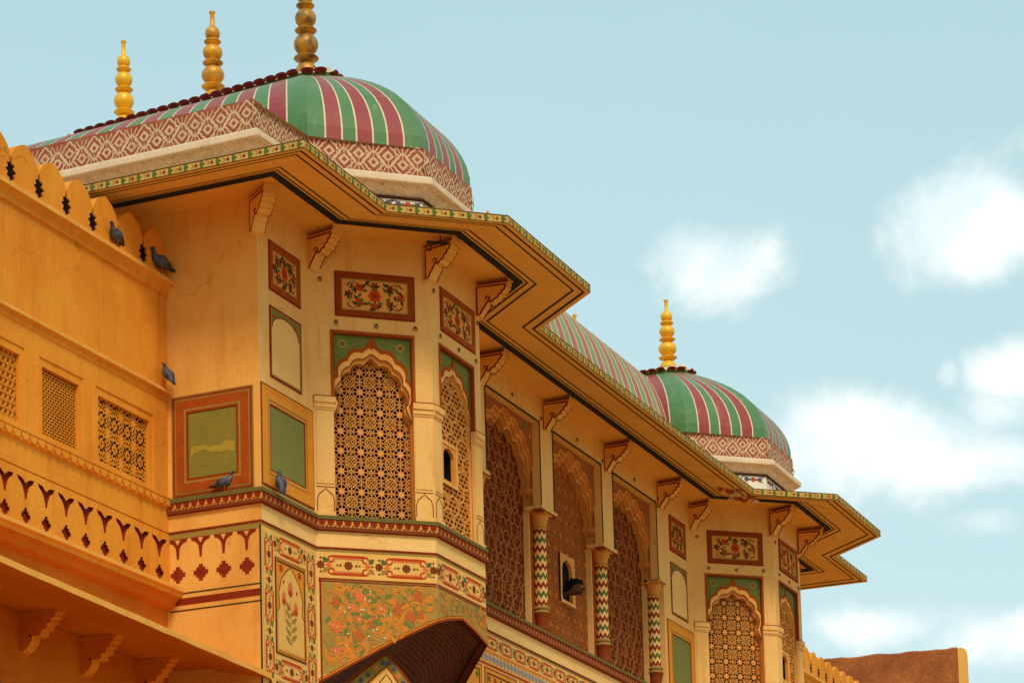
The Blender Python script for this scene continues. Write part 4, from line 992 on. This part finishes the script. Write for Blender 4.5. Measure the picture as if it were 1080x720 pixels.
m = M(); m.sweep([(VX0, .16), (VX1, .16)], [(-.1, 3.98), (.03, 3.98), (.03, 3.66), (0, 3.6)], 'fascia'); m.build('kerb', root)
for x, zz_, sc in ((9.1, 5.90, .70),):
    finial(x, 1.0, zz_, sc, 'gold', parent=root)
m = M()       # flat roof closing the top
m.face([(.05, 0, 3.68), (X2-.05, 0, 3.68), (X2-.05, BACK, 3.68), (.05, BACK, 3.68)], 'terrace')
for dx in (0, T_):
    m.face([(b_+dx, 0, 3.68), (b_+q_+dx, -p_, 3.68), (b_+q_+w_+dx, -p_, 3.68), (e_+dx, 0, 3.68)], 'terrace')
    m.face(([(.05, BACK-.1, 4.60), (.05, 0, 4.60)] if dx == 0 else [(b_+dx+.05, BACK-.1, 4.69)]) + [(b_+dx, 0.0, 4.69), (b_+q_+dx, -p_+.05, 4.69), (b_+q_+w_+dx, -p_+.05, 4.69), (e_+dx, 0.0, 4.69)] + ([(e_, BACK-.1, 4.69)] if dx == 0 else [(e_+b_-.05+dx, 0, 4.69), (e_+b_-.05+dx, BACK-.1, 4.69)]), 'terrace')
m.build('roof_deck', palace)

# ---- brackets under the eave
def bracket_mesh():
    m = M(); f = Fr((0, 0), (1, 0), (0, 1))      # a = outward, z up, thickness across
    prof = [(0, .0), (.43, .0), (.43, -.055), (.405, -.06), (.40, -.10), (.365, -.115), (.355, -.155), (.32, -.165), (.305, -.215), (.265, -.225), (.23, -.265), (.19, -.268), (.165, -.24), (.15, -.285), (.125, -.33), (.085, -.385), (.055, -.45), (.0, -.47)]
    W = .085; prof = [(x, z*.86) for x, z in prof]
    for s in (-W, W):
        m.ngon(f, prof, s, 'soffit')
        inset = [(x*.93+.012, z*.95-.010) for x, z in prof]
        m.strip(f, inset[2:-1] + [(.022, -.39), (.022, -.022), (.40, -.022), (.405, -.055)], .026, s+math.copysign(.002, s), 'maroon')
        m.strip(f, arc((.165, -.185), .026, -1, 3.5), .022, s+math.copysign(.0025, s), 'maroon')
    for i in range(2, len(prof)-1):
        a, b = prof[i], prof[i+1]; m.face([f.p(*a, -W), f.p(*b, -W), f.p(*b, W), f.p(*a, W)], 'cream')
        if i % 2 == 0: m.face([f.p(a[0]+.001, a[1]-.001, -W*.95), f.p(a[0]-.006, a[1]-.006, -W*.95), f.p(a[0]-.006, a[1]-.006, W*.95), f.p(a[0]+.001, a[1]-.001, W*.95)], 'ochre')
    m.face([f.p(.43, 0, -W), f.p(.43, -.055, -W), f.p(.43, -.055, W), f.p(.43, 0, W)], 'soffit')
    m.box(f, 0, .44, 0, .075, -W-.006, W+.006, 'soffit')
    return m
br0 = bracket_mesh().build('bracket', palace)
def place_copy(src, parent, loc, ang, sc=1):
    o = src.copy(); COL.objects.link(o); o.parent = parent; o.location = loc; o.rotation_euler = (0, 0, ang); o.scale = (sc, sc, sc); return o
spots = []
for dx in (0, T_):
    spots += [(0+dx, 0, -128) if dx == 0 else None, (b_+dx, 0, -90-13), (b_+q_+dx, -p_, -90-13), (b_+q_+w_+dx, -p_, -90+8), (e_+dx, 0, -90+8)]
spots += [(6.31, 0, -90), (8.68, 0, -90), (11.10, 0, -90), (13.44, 0, -90), (X2, 0, -45)]
first = True
for s_ in spots:
    if s_ is None: continue
    x, y, a = s_; loc = (x-.02*math.cos(R(a)), y-.02*math.sin(R(a)), 3.395); 
    if first: br0.location = loc; br0.rotation_euler = (0, 0, R(a)); first = False
    else: place_copy(br0, palace, loc, R(a))

# ---- iron rings
rm = M()
def torus(m, c, Rr, r, mt, n=14, k=6):
    for i in range(n):
        for j in range(k):
            def q(ii, jj):
                a, b = 2*math.pi*ii/n, 2*math.pi*jj/k; return (c[0]+(Rr+r*math.cos(b))*math.cos(a), c[1]+r*math.sin(b), c[2]+(Rr+r*math.cos(b))*math.sin(a))
            m.face([q(i, j), q(i+1, j), q(i+1, j+1), q(i, j+1)], mt)
torus(rm, (0, -.008, -.022), .022, .0045, 'iron'); rm.lathe((0, -.006, -.012), [(0, 0), (.012, 0), (.012, .02), (0, .02)], 'iron', 6)
ring0 = rm.build('iron_ring', palace); rn = [0]
def ringat(f, a, z):
    P = f.p(a, z, .006); ang = math.atan2(f.n.y, f.n.x)+math.pi/2
    if rn[0] == 0: ring0.location = P; ring0.rotation_euler = (0, 0, ang)
    else: place_copy(ring0, palace, P, ang)
    rn[0] += 1
for dx in (0, T_):
    for f, us in ((fC, (.29, .79, 1.28)), (fD, (.25, .80, 1.32))):
        for k, a in enumerate(us): ringat(sh(f, dx), a, 2.41 if k != 1 else 2.40)
    ringat(sh(fC, dx), .10, 2.93); ringat(sh(fD, dx), .08, 2.93); ringat(sh(fD, dx), 1.40, 2.93)
for x in (7.45, 9.90, 12.3): ringat(fX, x, 3.22)
for x in (8.50, 8.62, 10.92, 11.05, 13.36): ringat(fX, x, 3.16)
hk = M()      # black iron lamp hook under the eave beside the bay corner
torus(hk, (-.10, 0, -.10), .035, .008, 'iron')
for k in range(9): hk.lathe((-.11+.028*k, .01*math.sin(k*2), -.03+.008*math.sin(k*1.7)), [(0, -.022), (.02+.006*math.sin(k*3), -.008), (.02, .010), (0, .024)], 'iron', 7)
hk.lathe((.05, 0, -.03), [(.008, 0), (.008, .12)], 'iron', 6)
ho_ = hk.build('lamp_hook', palace); ho_.location = (2.10, -1.32, 3.40); ho_.rotation_euler = (0, 0, R(-50))

# ================================================================ orange terrace wings
def ogee(c, w, z0, z1):       # one merlon: shouldered pointed leaf
    h = z1-z0; L = [(-w/2, 0), (-w/2, .48), (-w*.495, .60), (-w*.45, .70), (-w*.38, .79), (-w*.29, .87), (-w*.185, .93), (-w*.09, .975), (0, 1.0)]
    L += [(-x, y) for x, y in reversed(L[:-1])]
    return [(c+x, z0+y*h) for x, y in L]
def wing(root, xs0, xs1, sgn, windows, full=True):
    """terrace wall in the plane of fL from xs0 to xs1"""
    m = M()
    holes = [rect(a, b, z0, z1) for a, b, z0, z1 in windows]
    m.prism(fL, [rect(xs0, xs1, -.40, 2.60)] + holes, -.10, 0, 'orange')
    m.ngon(fL, rect(xs0, xs1, ZG, -.40), -.03, 'orange_shaded')
    m.ngon(Fr((xs0, d_), (0, 1), (-1, 0)), rect(0, 3.5, ZG, 2.6), 0, 'orange')
    m.face([(xs0, d_+.1, 2.55), (xs1, d_+.1, 2.55), (xs1, d_+3.5, 2.55), (xs0, d_+3.5, 2.55)], 'terrace')
    m.face([(xs0, d_+3.5, ZG), (xs1, d_+3.5, ZG), (xs1, d_+3.5, 2.55), (xs0, d_+3.5, 2.55)], 'orange')
    m.build('wall', root)
    m = M(); P = [(xs0, d_), (xs1, d_)]
    m.sweep(P, [(0, 1.175), (.012, 1.185), (.018, 1.225), (.05, 1.25), (.060, 1.262), (.060, 1.295), (0, 1.335)], ['orange', 'orange', 'orange', 'orange', 'orange_lit', 'orange_lit'])
    m.sweep(P, [(0, 2.43), (.03, 2.445), (.04, 2.50), (.085, 2.55), (.105, 2.57), (.105, 2.62), (0, 2.66)], ['orange', 'orange', 'orange', 'orange', 'orange_lit', 'orange_lit'])
    m.sweep(P, [(0, -.385), (.012, -.38), (.012, -.36), (0, -.355)], 'orange')
    m.build('string_course', root)
    m = M(); m.sweep(P, [(0, .035), (.055, .03), (.055, .005), (.03, -.0), (.03, -.085), (0, -.10)], ['orange_lit', 'orange', 'orange', 'orange', 'orange'])
    fr = Fr((0, d_-.03), (1, 0), (0, -1)); n = int((xs1-xs0)/.155)
    for k in range(n):
        c = xs1-.155*(k+.5); m.prism(fr, [(c+.072*math.cos(a), -.0+.082*math.sin(a)) for a in [math.pi+math.pi*j/7 for j in range(8)]], 0, .018, 'orange')
    m.build('scalloped_course', root)
    # battlements
    step = .540; k = 0; c = xs1-.245 if sgn < 0 else xs0+.245
    while xs0-.3 < c < xs1+.3:
        m = M(); f2 = Fr((0, d_-.0), (1, 0), (0, -1)); pts = ogee(c, step-.006, 2.64, 3.195)
        # notch the star-shaped half holes on both flanks
        outl = []
        for (x, z) in pts:
            outl.append((x, z))
        hz0, hz1 = 2.71, 2.90; nt_ = []
        prof = [(0, 2.675), (.030, 2.70), (.022, 2.722), (.080, 2.738), (.055, 2.782), (.105, 2.81), (.055, 2.842), (.076, 2.882), (.024, 2.900), (.014, 2.95)]
        L = [(c-step/2+.003+dx_, z) for dx_, z in prof]; Rr = [(c+step/2-.003-dx_, z) for dx_, z in reversed(prof)]
        body = [(c-step/2+.003, 2.62)] + L + [q for q in pts if q[1] > 2.95] + Rr + [(c+step/2-.003, 2.62)]
        m.prism(f2, body, -.16, .0, 'orange', back=True)
        m.prism(f2, rect(c-step/2+.004, c+step/2-.004, 2.64, 2.95), -.10, -.018, 'inside')
        m.build('merlon', root); c += sgn*step; k += 1
    return
def jali_window(root, a0, a1, z0, z1, kind, lab):
    r = bpy.data.objects.new('grille_window', None); COL.objects.link(r); r.parent = root; r['label'] = lab
    m = M(); mg = .07
    m.prism(fL, [rect(a0-mg-.04, a1+mg+.04, z0-.10, z1+.13), rect(a0-mg, a1+mg, z0-.06, z1+.09)], -.01, .014, 'orange')
    m.build('frame', r)
    m = M(); f = fL
    if kind == 0: lattice_hex(m, f, a0, a1, z0, z1, .085, .030, -.075, -.045, 'orange', sy=1.1)
    elif kind == 1:
        s_ = .066
        for k in range(-30, 60):
            for q in (((a0+k*s_, z0), (a0+k*s_+(z1-z0)*1.0, z1)), ((a0+k*s_, z0), (a0+k*s_-(z1-z0)*1.0, z1))):
                r_ = clip(*q, a0, a1, z0, z1)
                if r_: m.bar(f, r_[0], r_[1], .026, -.075, -.045, 'orange')
    else:
        lattice_star(m, f, a0, a1, z0, z1, .275, .027, -.075, -.045, 'orange', (a0+a1)/2, (z0+z1)/2, None, 'orange')
    m.build('lattice', r)
    m = M(); m.ngon(f, rect(a0-.02, a1+.02, z0-.02, z1+.02), -.16, 'inside_warm'); m.build('backing', r)

left = thing('terrace_wing', 'bright orange terrace wall with battlements and pierced grilles, left of the domed palace', 'wall')
WIN = [(-1.51, -.42, .10, .84), (-2.64, -1.91, .10, .84), (-3.93, -3.06, .10, .84), (-5.1, -4.35, .10, .84)]
wing(left, -7.0, 0, -1, WIN)
jali_window(left, *WIN[0], 2, 'grille of pierced rosettes nearest the palace'); jali_window(left, *WIN[1], 1, 'grille of small diagonal holes'); jali_window(left, *WIN[2], 0, 'grille of coarse honeycomb holes'); jali_window(left, *WIN[3], 1, None) if False else None
m = M()      # Y and cross pierced parapet
holes = []
NY = 18
f3 = Fr((0, d_), (1, 0), (0, -1))
for k in range(NY):
    c = -.235-.391*k; z = -.49
    if c < -6.9: break
    rt = [(c+.135, z-.030), (c+.095, z-.050), (c+.062, z-.085), (c+.040, z-.130), (c+.026, z-.165), (c+.016, -.705)]
    y = [(c-.165, z+.018), (c-.07, z+.008), (c, z-.040), (c+.07, z+.008), (c+.165, z+.018)] + rt + [(2*c-a_, b2_) for a_, b2_ in reversed(rt)]
    holes.append([(x, zz_) for x, zz_ in reversed(y)]); holes.append(cross8((c, -.885), .088))
m.prism(f3, [rect(-7, 0, -1.06, -.40)] + holes, -.028, .010, 'orange', side='maroon')
m.ngon(f3, rect(-7, 0, -1.06, -.40), -.026, 'maroon')
m.build('pierced_parapet', left)
m = M(); m.sweep([(-7, d_), (-.0, d_)], [(0, -1.03), (.17, -1.045), (.20, -1.055), (.20, -1.10), (.17, -1.12), (.16, -1.16), (.10, -1.20), (.06, -1.26), (-.03, -1.30)], ['orange_lit', 'orange_lit', 'orange_lit', 'orange', 'orange', 'orange_shaded', 'orange_shaded', 'orange_shaded'])
m.build('ledge', left)
m = M()      # lower eave, slightly sagging to the right
def lo(x, o, dz): return (x, d_-o, -2.128-.0265*x+dz)
xa, xb = -7.0, .12
prof = [(-.02, .42), (1.20, .015), (1.25, 0), (1.25, -.065), (1.235, -.07), (.60, .075), (.585, .10), (-.02, .13)]
mats_ = ['orange_lit', 'orange_lit', 'orange_lit', 'orange_shaded', 'orange_shaded', 'orange_shaded', 'orange_shaded']
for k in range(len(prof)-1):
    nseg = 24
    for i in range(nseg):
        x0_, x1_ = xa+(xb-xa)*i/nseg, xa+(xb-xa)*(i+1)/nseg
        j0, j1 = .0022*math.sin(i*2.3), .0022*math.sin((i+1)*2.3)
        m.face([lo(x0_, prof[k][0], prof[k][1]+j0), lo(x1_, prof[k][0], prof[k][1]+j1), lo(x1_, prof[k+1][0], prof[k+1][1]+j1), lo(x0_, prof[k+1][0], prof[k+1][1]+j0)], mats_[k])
m.face([lo(xb, o_, z_) for o_, z_ in prof], 'orange_shaded')
m.build('lower_eave', left)
def low_bracket():
    m = M(); f = Fr((0, 0), (1, 0), (0, 1)); W = .075
    prof = [(0, .0), (.46, .0), (.46, -.055), (.42, -.06), (.425, -.10), (.375, -.11), (.38, -.155), (.325, -.165), (.325, -.215), (.265, -.225), (.255, -.275), (.20, -.285), (.15, -.275), (.14, -.33), (.10, -.38), (.055, -.42), (.0, -.43)]
    for s in (-W, W):
        m.ngon(f, prof, s, 'orange_shaded'); m.strip(f, [(0, -.045), (.45, -.045)], .008, s+math.copysign(.002, s), 'orange'); m.ngon(f, circ((.12, -.27), .014, 8), s+math.copysign(.002, s), 'inside')
    for i in range(len(prof)-1):
        a, b = prof[i], prof[i+1]; m.face([f.p(*a, -W), f.p(*b, -W), f.p(*b, W), f.p(*a, W)], 'orange')
    return m
lb = None
for k in range(6):
    x = -.62-1.165*k; loc = (x, d_+.03, -1.995-.0265*x-.0)
    if lb is None: lb = low_bracket().build('bracket', left); lb.location = loc; lb.rotation_euler = (0, 0, R(-90))
    else: place_copy(lb, left, loc, R(-90))

right = thing('terrace_wing', 'short run of yellow orange battlements going off behind the right end of the palace', 'wall')
wing(right, X2, 42, 1, [])

# ruined wall beyond
rw = thing('ruined_wall', 'weathered red brown wall with a crumbling top and a pale rounded end, beyond the battlements at far right', 'wall')
m = M(); rnd = random.Random(2); Pn, Pf = Vector((46.45, 3.10)), Vector((44.6, 7.6)); n = 60
dr = (Pf-Pn); tops = []
for i in range(n+1):
    t = i/n; z = 7.47-.36*t*1.35 + .010*math.sin(i*.9)+rnd.uniform(-.016, .016) - (.05 if i > 26 else 0) - (.05 if i > 42 else 0); tops.append(z)
nv = Vector((dr.y, -dr.x)).normalized()
if nv.x > 0: nv = -nv
th = -nv*.9
for i in range(n):
    a, b2 = Pn+dr*(i/n)*1.8, Pn+dr*((i+1)/n)*1.8; za, zb = tops[i], tops[i+1]
    m.face([(a.x, a.y, ZG), (b2.x, b2.y, ZG), (b2.x, b2.y, zb-.05), (a.x, a.y, za-.05)], 'ruin')
    m.face([(a.x, a.y, za-.05), (b2.x, b2.y, zb-.05), (b2.x+th.x*.06, b2.y+th.y*.06, zb), (a.x+th.x*.06, a.y+th.y*.06, za)], 'ruin')
    m.face([(a.x+th.x*.06, a.y+th.y*.06, za), (b2.x+th.x*.06, b2.y+th.y*.06, zb), (b2.x+th.x, b2.y+th.y, zb-.03), (a.x+th.x, a.y+th.y, za-.03)], 'ruin')
m.build('wall', rw)
m = M(); pr = [(-.01, 7.43), (.05, 7.46), (.16, 7.44), (.24, 7.36), (.26, 7.2), (.26, ZG), (-.01, ZG)]
en = -dr.normalized()
fe_ = Fr((Pn.x, Pn.y), (en.x, en.y), (nv.x, nv.y)); m.prism(fe_, pr, -.9, .002, 'ruin_cap', back=True); m.build('end_post', rw)

# ================================================================ person at the gallery hatch
import bmesh
def blob_body(name, rings, mt_fn, parent=None, n=16, cap=True):
    """one continuous skin through elliptical rings: (centre, right vector, up vector)"""
    m = M(); P = []
    for c, u, v in rings: P.append([Vector(c)+Vector(u)*math.cos(2*math.pi*i/n)+Vector(v)*math.sin(2*math.pi*i/n) for i in range(n)])
    for k in range(len(P)-1):
        for i in range(n):
            j = (i+1) % n; m.face([P[k][i], P[k][j], P[k+1][j], P[k+1][i]], mt_fn(k, i/n))
    if cap:
        m.face(P[0], mt_fn(0, 0)); m.face(P[-1], mt_fn(len(P)-2, 0))
    return m
person = thing('person', 'dark haired person in dark clothes leaning out of the hatch in the middle gallery screen', 'person', loc=(9.86, .24, .36))
def prs(x, y, z): return (x, y, z)
# torso rises inside, leans out of the hatch; head turned down to the right
rings = []
for c, rx, ry in [((-.05, .36, -.35), .17, .10), ((-.05, .34, -.10), .175, .105), ((-.04, .28, .15), .18, .10), ((-.03, .24, .30), .165, .09), ((-.01, .17, .395), .130, .075), ((.02, .085, .43), .07, .055), ((.038, .025, .435), .056, .056), ((.05, -.03, .435), .064, .066), ((.06, -.07, .44), .072, .076), ((.072, -.10, .46), .079, .090), ((.08, -.112, .495), .082, .098), ((.085, -.112, .54), .078, .094), ((.088, -.105, .575), .062, .076), ((.088, -.098, .597), .03, .038)]:
    rings.append((c, (rx, 0, 0), (0, ry, .02)))
hb = blob_body('body', rings, lambda k, t: 'skin')
# nose, brow, chin, eyes and lips on the outward face
def bump(c, r, mt, sq=(1, 1, 1), nn=8):
    pr_ = [(math.sin(math.pi*j/nn), -math.cos(math.pi*j/nn)) for j in range(nn+1)]
    for k in range(nn):
        for i in range(nn):
            a, b2 = 2*math.pi*i/nn, 2*math.pi*(i+1)/nn
            q = [(pr_[k][0]*math.cos(a), pr_[k][0]*math.sin(a), pr_[k][1]), (pr_[k][0]*math.cos(b2), pr_[k][0]*math.sin(b2), pr_[k][1]), (pr_[k+1][0]*math.cos(b2), pr_[k+1][0]*math.sin(b2), pr_[k+1][1]), (pr_[k+1][0]*math.cos(a), pr_[k+1][0]*math.sin(a), pr_[k+1][1])]
            hb.face([(c[0]+r*sq[0]*x, c[1]+r*sq[1]*y, c[2]+r*sq[2]*z) for x, y, z in q], mt)
bump((.078, -.212, .485), .016, 'skin', (.8, 1.2, 1.5)); bump((.08, -.200, .447), .018, 'paint_brown', (1.3, .6, .4)); bump((.074, -.178, .425), .028, 'skin', (1, .8, .7))
for s in (-1, 1):
    bump((.083+s*.031, -.202, .507), .010, 'fluff_white', (1.3, .6, .7)); bump((.083+s*.031, -.208, .507), .005, 'hair'); bump((.083+s*.080, -.105, .505), .018, 'skin', (.5, .8, 1.4))
    # arms folded on the sill
arm = [((.15, .17, .21), .052), ((.165, .17, .10), .045), ((.15, .16, .02), .040), ((.12, .16, .05), .033), ((.07, .13, .08), .028)]
for s in (1, -1):
    rg = [((c[0]*s+.01, c[1], c[2]), (r_, 0, 0), (0, r_*.8, r_*.5)) for c, r_ in arm]
    a_ = blob_body('arm', rg, lambda k, t: 'skin', n=10)
    i0 = len(hb.v); hb.v += a_.v; hb.f += [tuple(i+i0 for i in f) for f in a_.f]; hb.m += [hb.mi(a_.mats[k]) for k in a_.m]; hb.uv += a_.uv
    hx = (.07*s+.01, .14, .08)
    for k in range(5):       # fingers curled on the sill
        a0 = Vector((hx[0]-s*(.012+.0*k), hx[1]-.012*k+.02, hx[2]-.006)); l = [.040, .055, .058, .052, .042][k]*.8
        dd = Vector((-s*.85, -.35, -.15)) if k else Vector((-s*.3, .5, .55)); dd.normalize()
        rg = [(a0, (0, .008, 0), (0, 0, .008)), (a0+dd*l*.5, (0, .0078, 0), (0, 0, .0078)), (a0+dd*l*.8+Vector((0, 0, -.010)), (0, .007, 0), (0, 0, .007)), (a0+dd*l+Vector((0, 0, -.022)), (0, .004, 0), (0, 0, .004))]
        a_ = blob_body('f', rg, lambda k, t: 'skin', n=8)
        i0 = len(hb.v); hb.v += a_.v; hb.f += [tuple(i+i0 for i in f) for f in a_.f]; hb.m += [hb.mi('skin')]*len(a_.m); hb.uv += a_.uv
hb.build('body', person, smooth=True)
hr = []
for c, rx, ry in [((.03, .02, .47), .06, .04), ((.055, -.01, .485), .085, .06), ((.075, -.04, .505), .098, .08), ((.085, -.062, .53), .104, .098), ((.09, -.088, .55), .102, .112), ((.09, -.098, .59), .082, .096), ((.09, -.095, .622), .04, .05)]: hr.append((c, (rx, 0, 0), (0, ry, 0)))
hm = blob_body('hair', hr, lambda k, t: 'hair')
rnd = random.Random(1)
for k in range(70):
    a = rnd.uniform(0, 6.28); z = rnd.uniform(.52, .61); r_ = .098
    if math.sin(a) < -.15 and z < .57: continue
    c = Vector((.091+r_*math.cos(a)*.95, -.08+r_*math.sin(a), z)); hm.lathe(tuple(c), [(0, -.014), (.014, 0), (0, .016)], 'hair', 6)
hm.build('hair', person, smooth=False)
rings = [((-.05, .36, -.34), (.185, 0, 0), (0, .115, .02)), ((-.05, .34, -.10), (.19, 0, 0), (0, .12, .02)), ((-.04, .28, .15), (.195, 0, 0), (0, .115, .02)), ((-.03, .24, .30), (.180, 0, 0), (0, .10, .02)), ((-.01, .17, .40), (.142, 0, 0), (0, .086, .02)), ((.02, .09, .435), (.085, 0, 0), (0, .068, .02)), ((.035, .04, .44), (.070, 0, 0), (0, .064, .02))]
sm_ = blob_body('shirt', rings, lambda k, t: 'shirt', cap=False)
for s in (1, -1):
    rg = [((c[0]*s+.01, c[1], c[2]), (r_*1.15, 0, 0), (0, r_*.95, r_*.6)) for c, r_ in arm[:3]]
    a_ = blob_body('sl', rg, lambda k, t: 'shirt', n=10, cap=False)
    i0 = len(sm_.v); sm_.v += a_.v; sm_.f += [tuple(i+i0 for i in f) for f in a_.f]; sm_.m += [sm_.mi('shirt')]*len(a_.m); sm_.uv += a_.uv
sm_.build('shirt', person, smooth=True)
person.scale = (1.22, 1.22, 1.22)

# ================================================================ pigeons
def pigeon_mesh(head_turn=0.0, hunch=0.0):
    """rock pigeon, 33 cm, beak towards +x, standing on z = 0"""
    ht = head_turn
    sp = [((-.185, 0, .062), .010, .004), ((-.150, 0, .068), .026, .008), ((-.100, 0, .082), .030, .018), ((-.055, 0, .098), .046, .040), ((-.010, 0, .112), .058, .054), ((.035, 0, .128), .058, .056),
          ((.070, 0, .152), .046, .044), ((.088, 0, .180-hunch*.2), .032, .030), ((.096, ht*.006, .204-hunch*.5), .023, .022), ((.104, ht*.012, .222-hunch*.6), .0225, .021), ((.117, ht*.02, .234-hunch*.6), .0205, .020), ((.130, ht*.026, .234-hunch*.6), .014, .015), ((.140, ht*.03, .229-hunch*.6), .006, .007), ((.156, ht*.034, .223-hunch*.6), .0025, .003)]
    rings = []; n = 14
    for i, (c, w, h) in enumerate(sp):
        a = Vector(sp[max(0, i-1)][0]); b2 = Vector(sp[min(len(sp)-1, i+1)][0]); t = (b2-a).normalized(); up = Vector((-t.z, 0, t.x)).normalized()
        rings.append((c, (0, w, 0), tuple(up*h)))
    def col(k, t):
        if k >= 11: return 'feather_dark'
        if k >= 6: return 'feather_neck'
        if k <= 1: return 'feather_dark'
        return 'feather'
    m = blob_body('pigeon', rings, col, n=n)
    for s in (-1, 1):      # folded wings with two dark bars
        W = [((.050, s*.052, .140), .030), ((.01, s*.064, .132), .040), ((-.04, s*.058, .118), .038), ((-.09, s*.042, .098), .026), ((-.14, s*.024, .080), .012), ((-.17, s*.016, .072), .004)]
        rg = [(c, (0, s*.010, .003), (.006, 0, r_)) for c, r_ in W]
        w_m = blob_body('w', rg, lambda k, t: 'feather_dark' if k in (2, 4) else 'feather', n=10)
        i0 = len(m.v); m.v += w_m.v; m.f += [tuple(i+i0 for i in f) for f in w_m.f]; m.m += [m.mi(w_m.mats[k]) for k in w_m.m]; m.uv += w_m.uv
        m.lathe((.006, s*.024, 0), [(.004, .0), (.0035, .05), (.012, .075)], 'pink_foot', 8)
        for t in (-.5, 0, .5, 3.14): m.lathe((.006, s*.024, 0), [(.0, .0), (.004, .004), (0, .008)], 'pink_foot', 6); f = Fr((.006, s*.024), (math.cos(t), math.sin(t)), (-math.sin(t), math.cos(t))); m.box(f, 0, .028, 0, .006, -.0025, .0025, 'pink_foot', back=True)
        m.lathe((.122, s*.0185+ht*.02, .237-hunch*.6), [(0, -.004), (.004, 0), (0, .004)], 'paint_orange', 8)
    return m
PG = 'pigeons perched on the palace ledges'
for (x, y, z, az, ht, hu, lab, sc, pt_) in [
    (-1.20, d_-.06, 2.650, 185, 0, .0, 'grey pigeon on the orange battlement ledge, standing in a star shaped gap', 1.0, 0),
    (-.215, d_-.055, 2.650, -20+180, 1, .0, 'blue grey pigeon at the end of the battlement ledge beside the palace wall', 1.15, 0),
    (-.175, d_-.05, 1.325, 80, 1, .06, 'small dark pigeon hunched in the corner on the orange string course', .95, -38),
    (-.025, .455, .0, -70, -1, .0, 'grey pigeon on the scalloped cornice below the rust red and olive panel', .98, 0),
    (.330, -.035, .0, 60, 0, .04, 'dark pigeon facing the wall below the green panel with the ochre frame', .95, -45)]:
    o = pigeon_mesh(ht, hu).build('pigeon', None, smooth=True); o.location = (x, y, z); o.rotation_euler = (0, R(pt_), R(az)); o.scale = (sc,)*3
    if pt_: o.location.z += .03
    tag(o, lab, 'pigeon', PG)
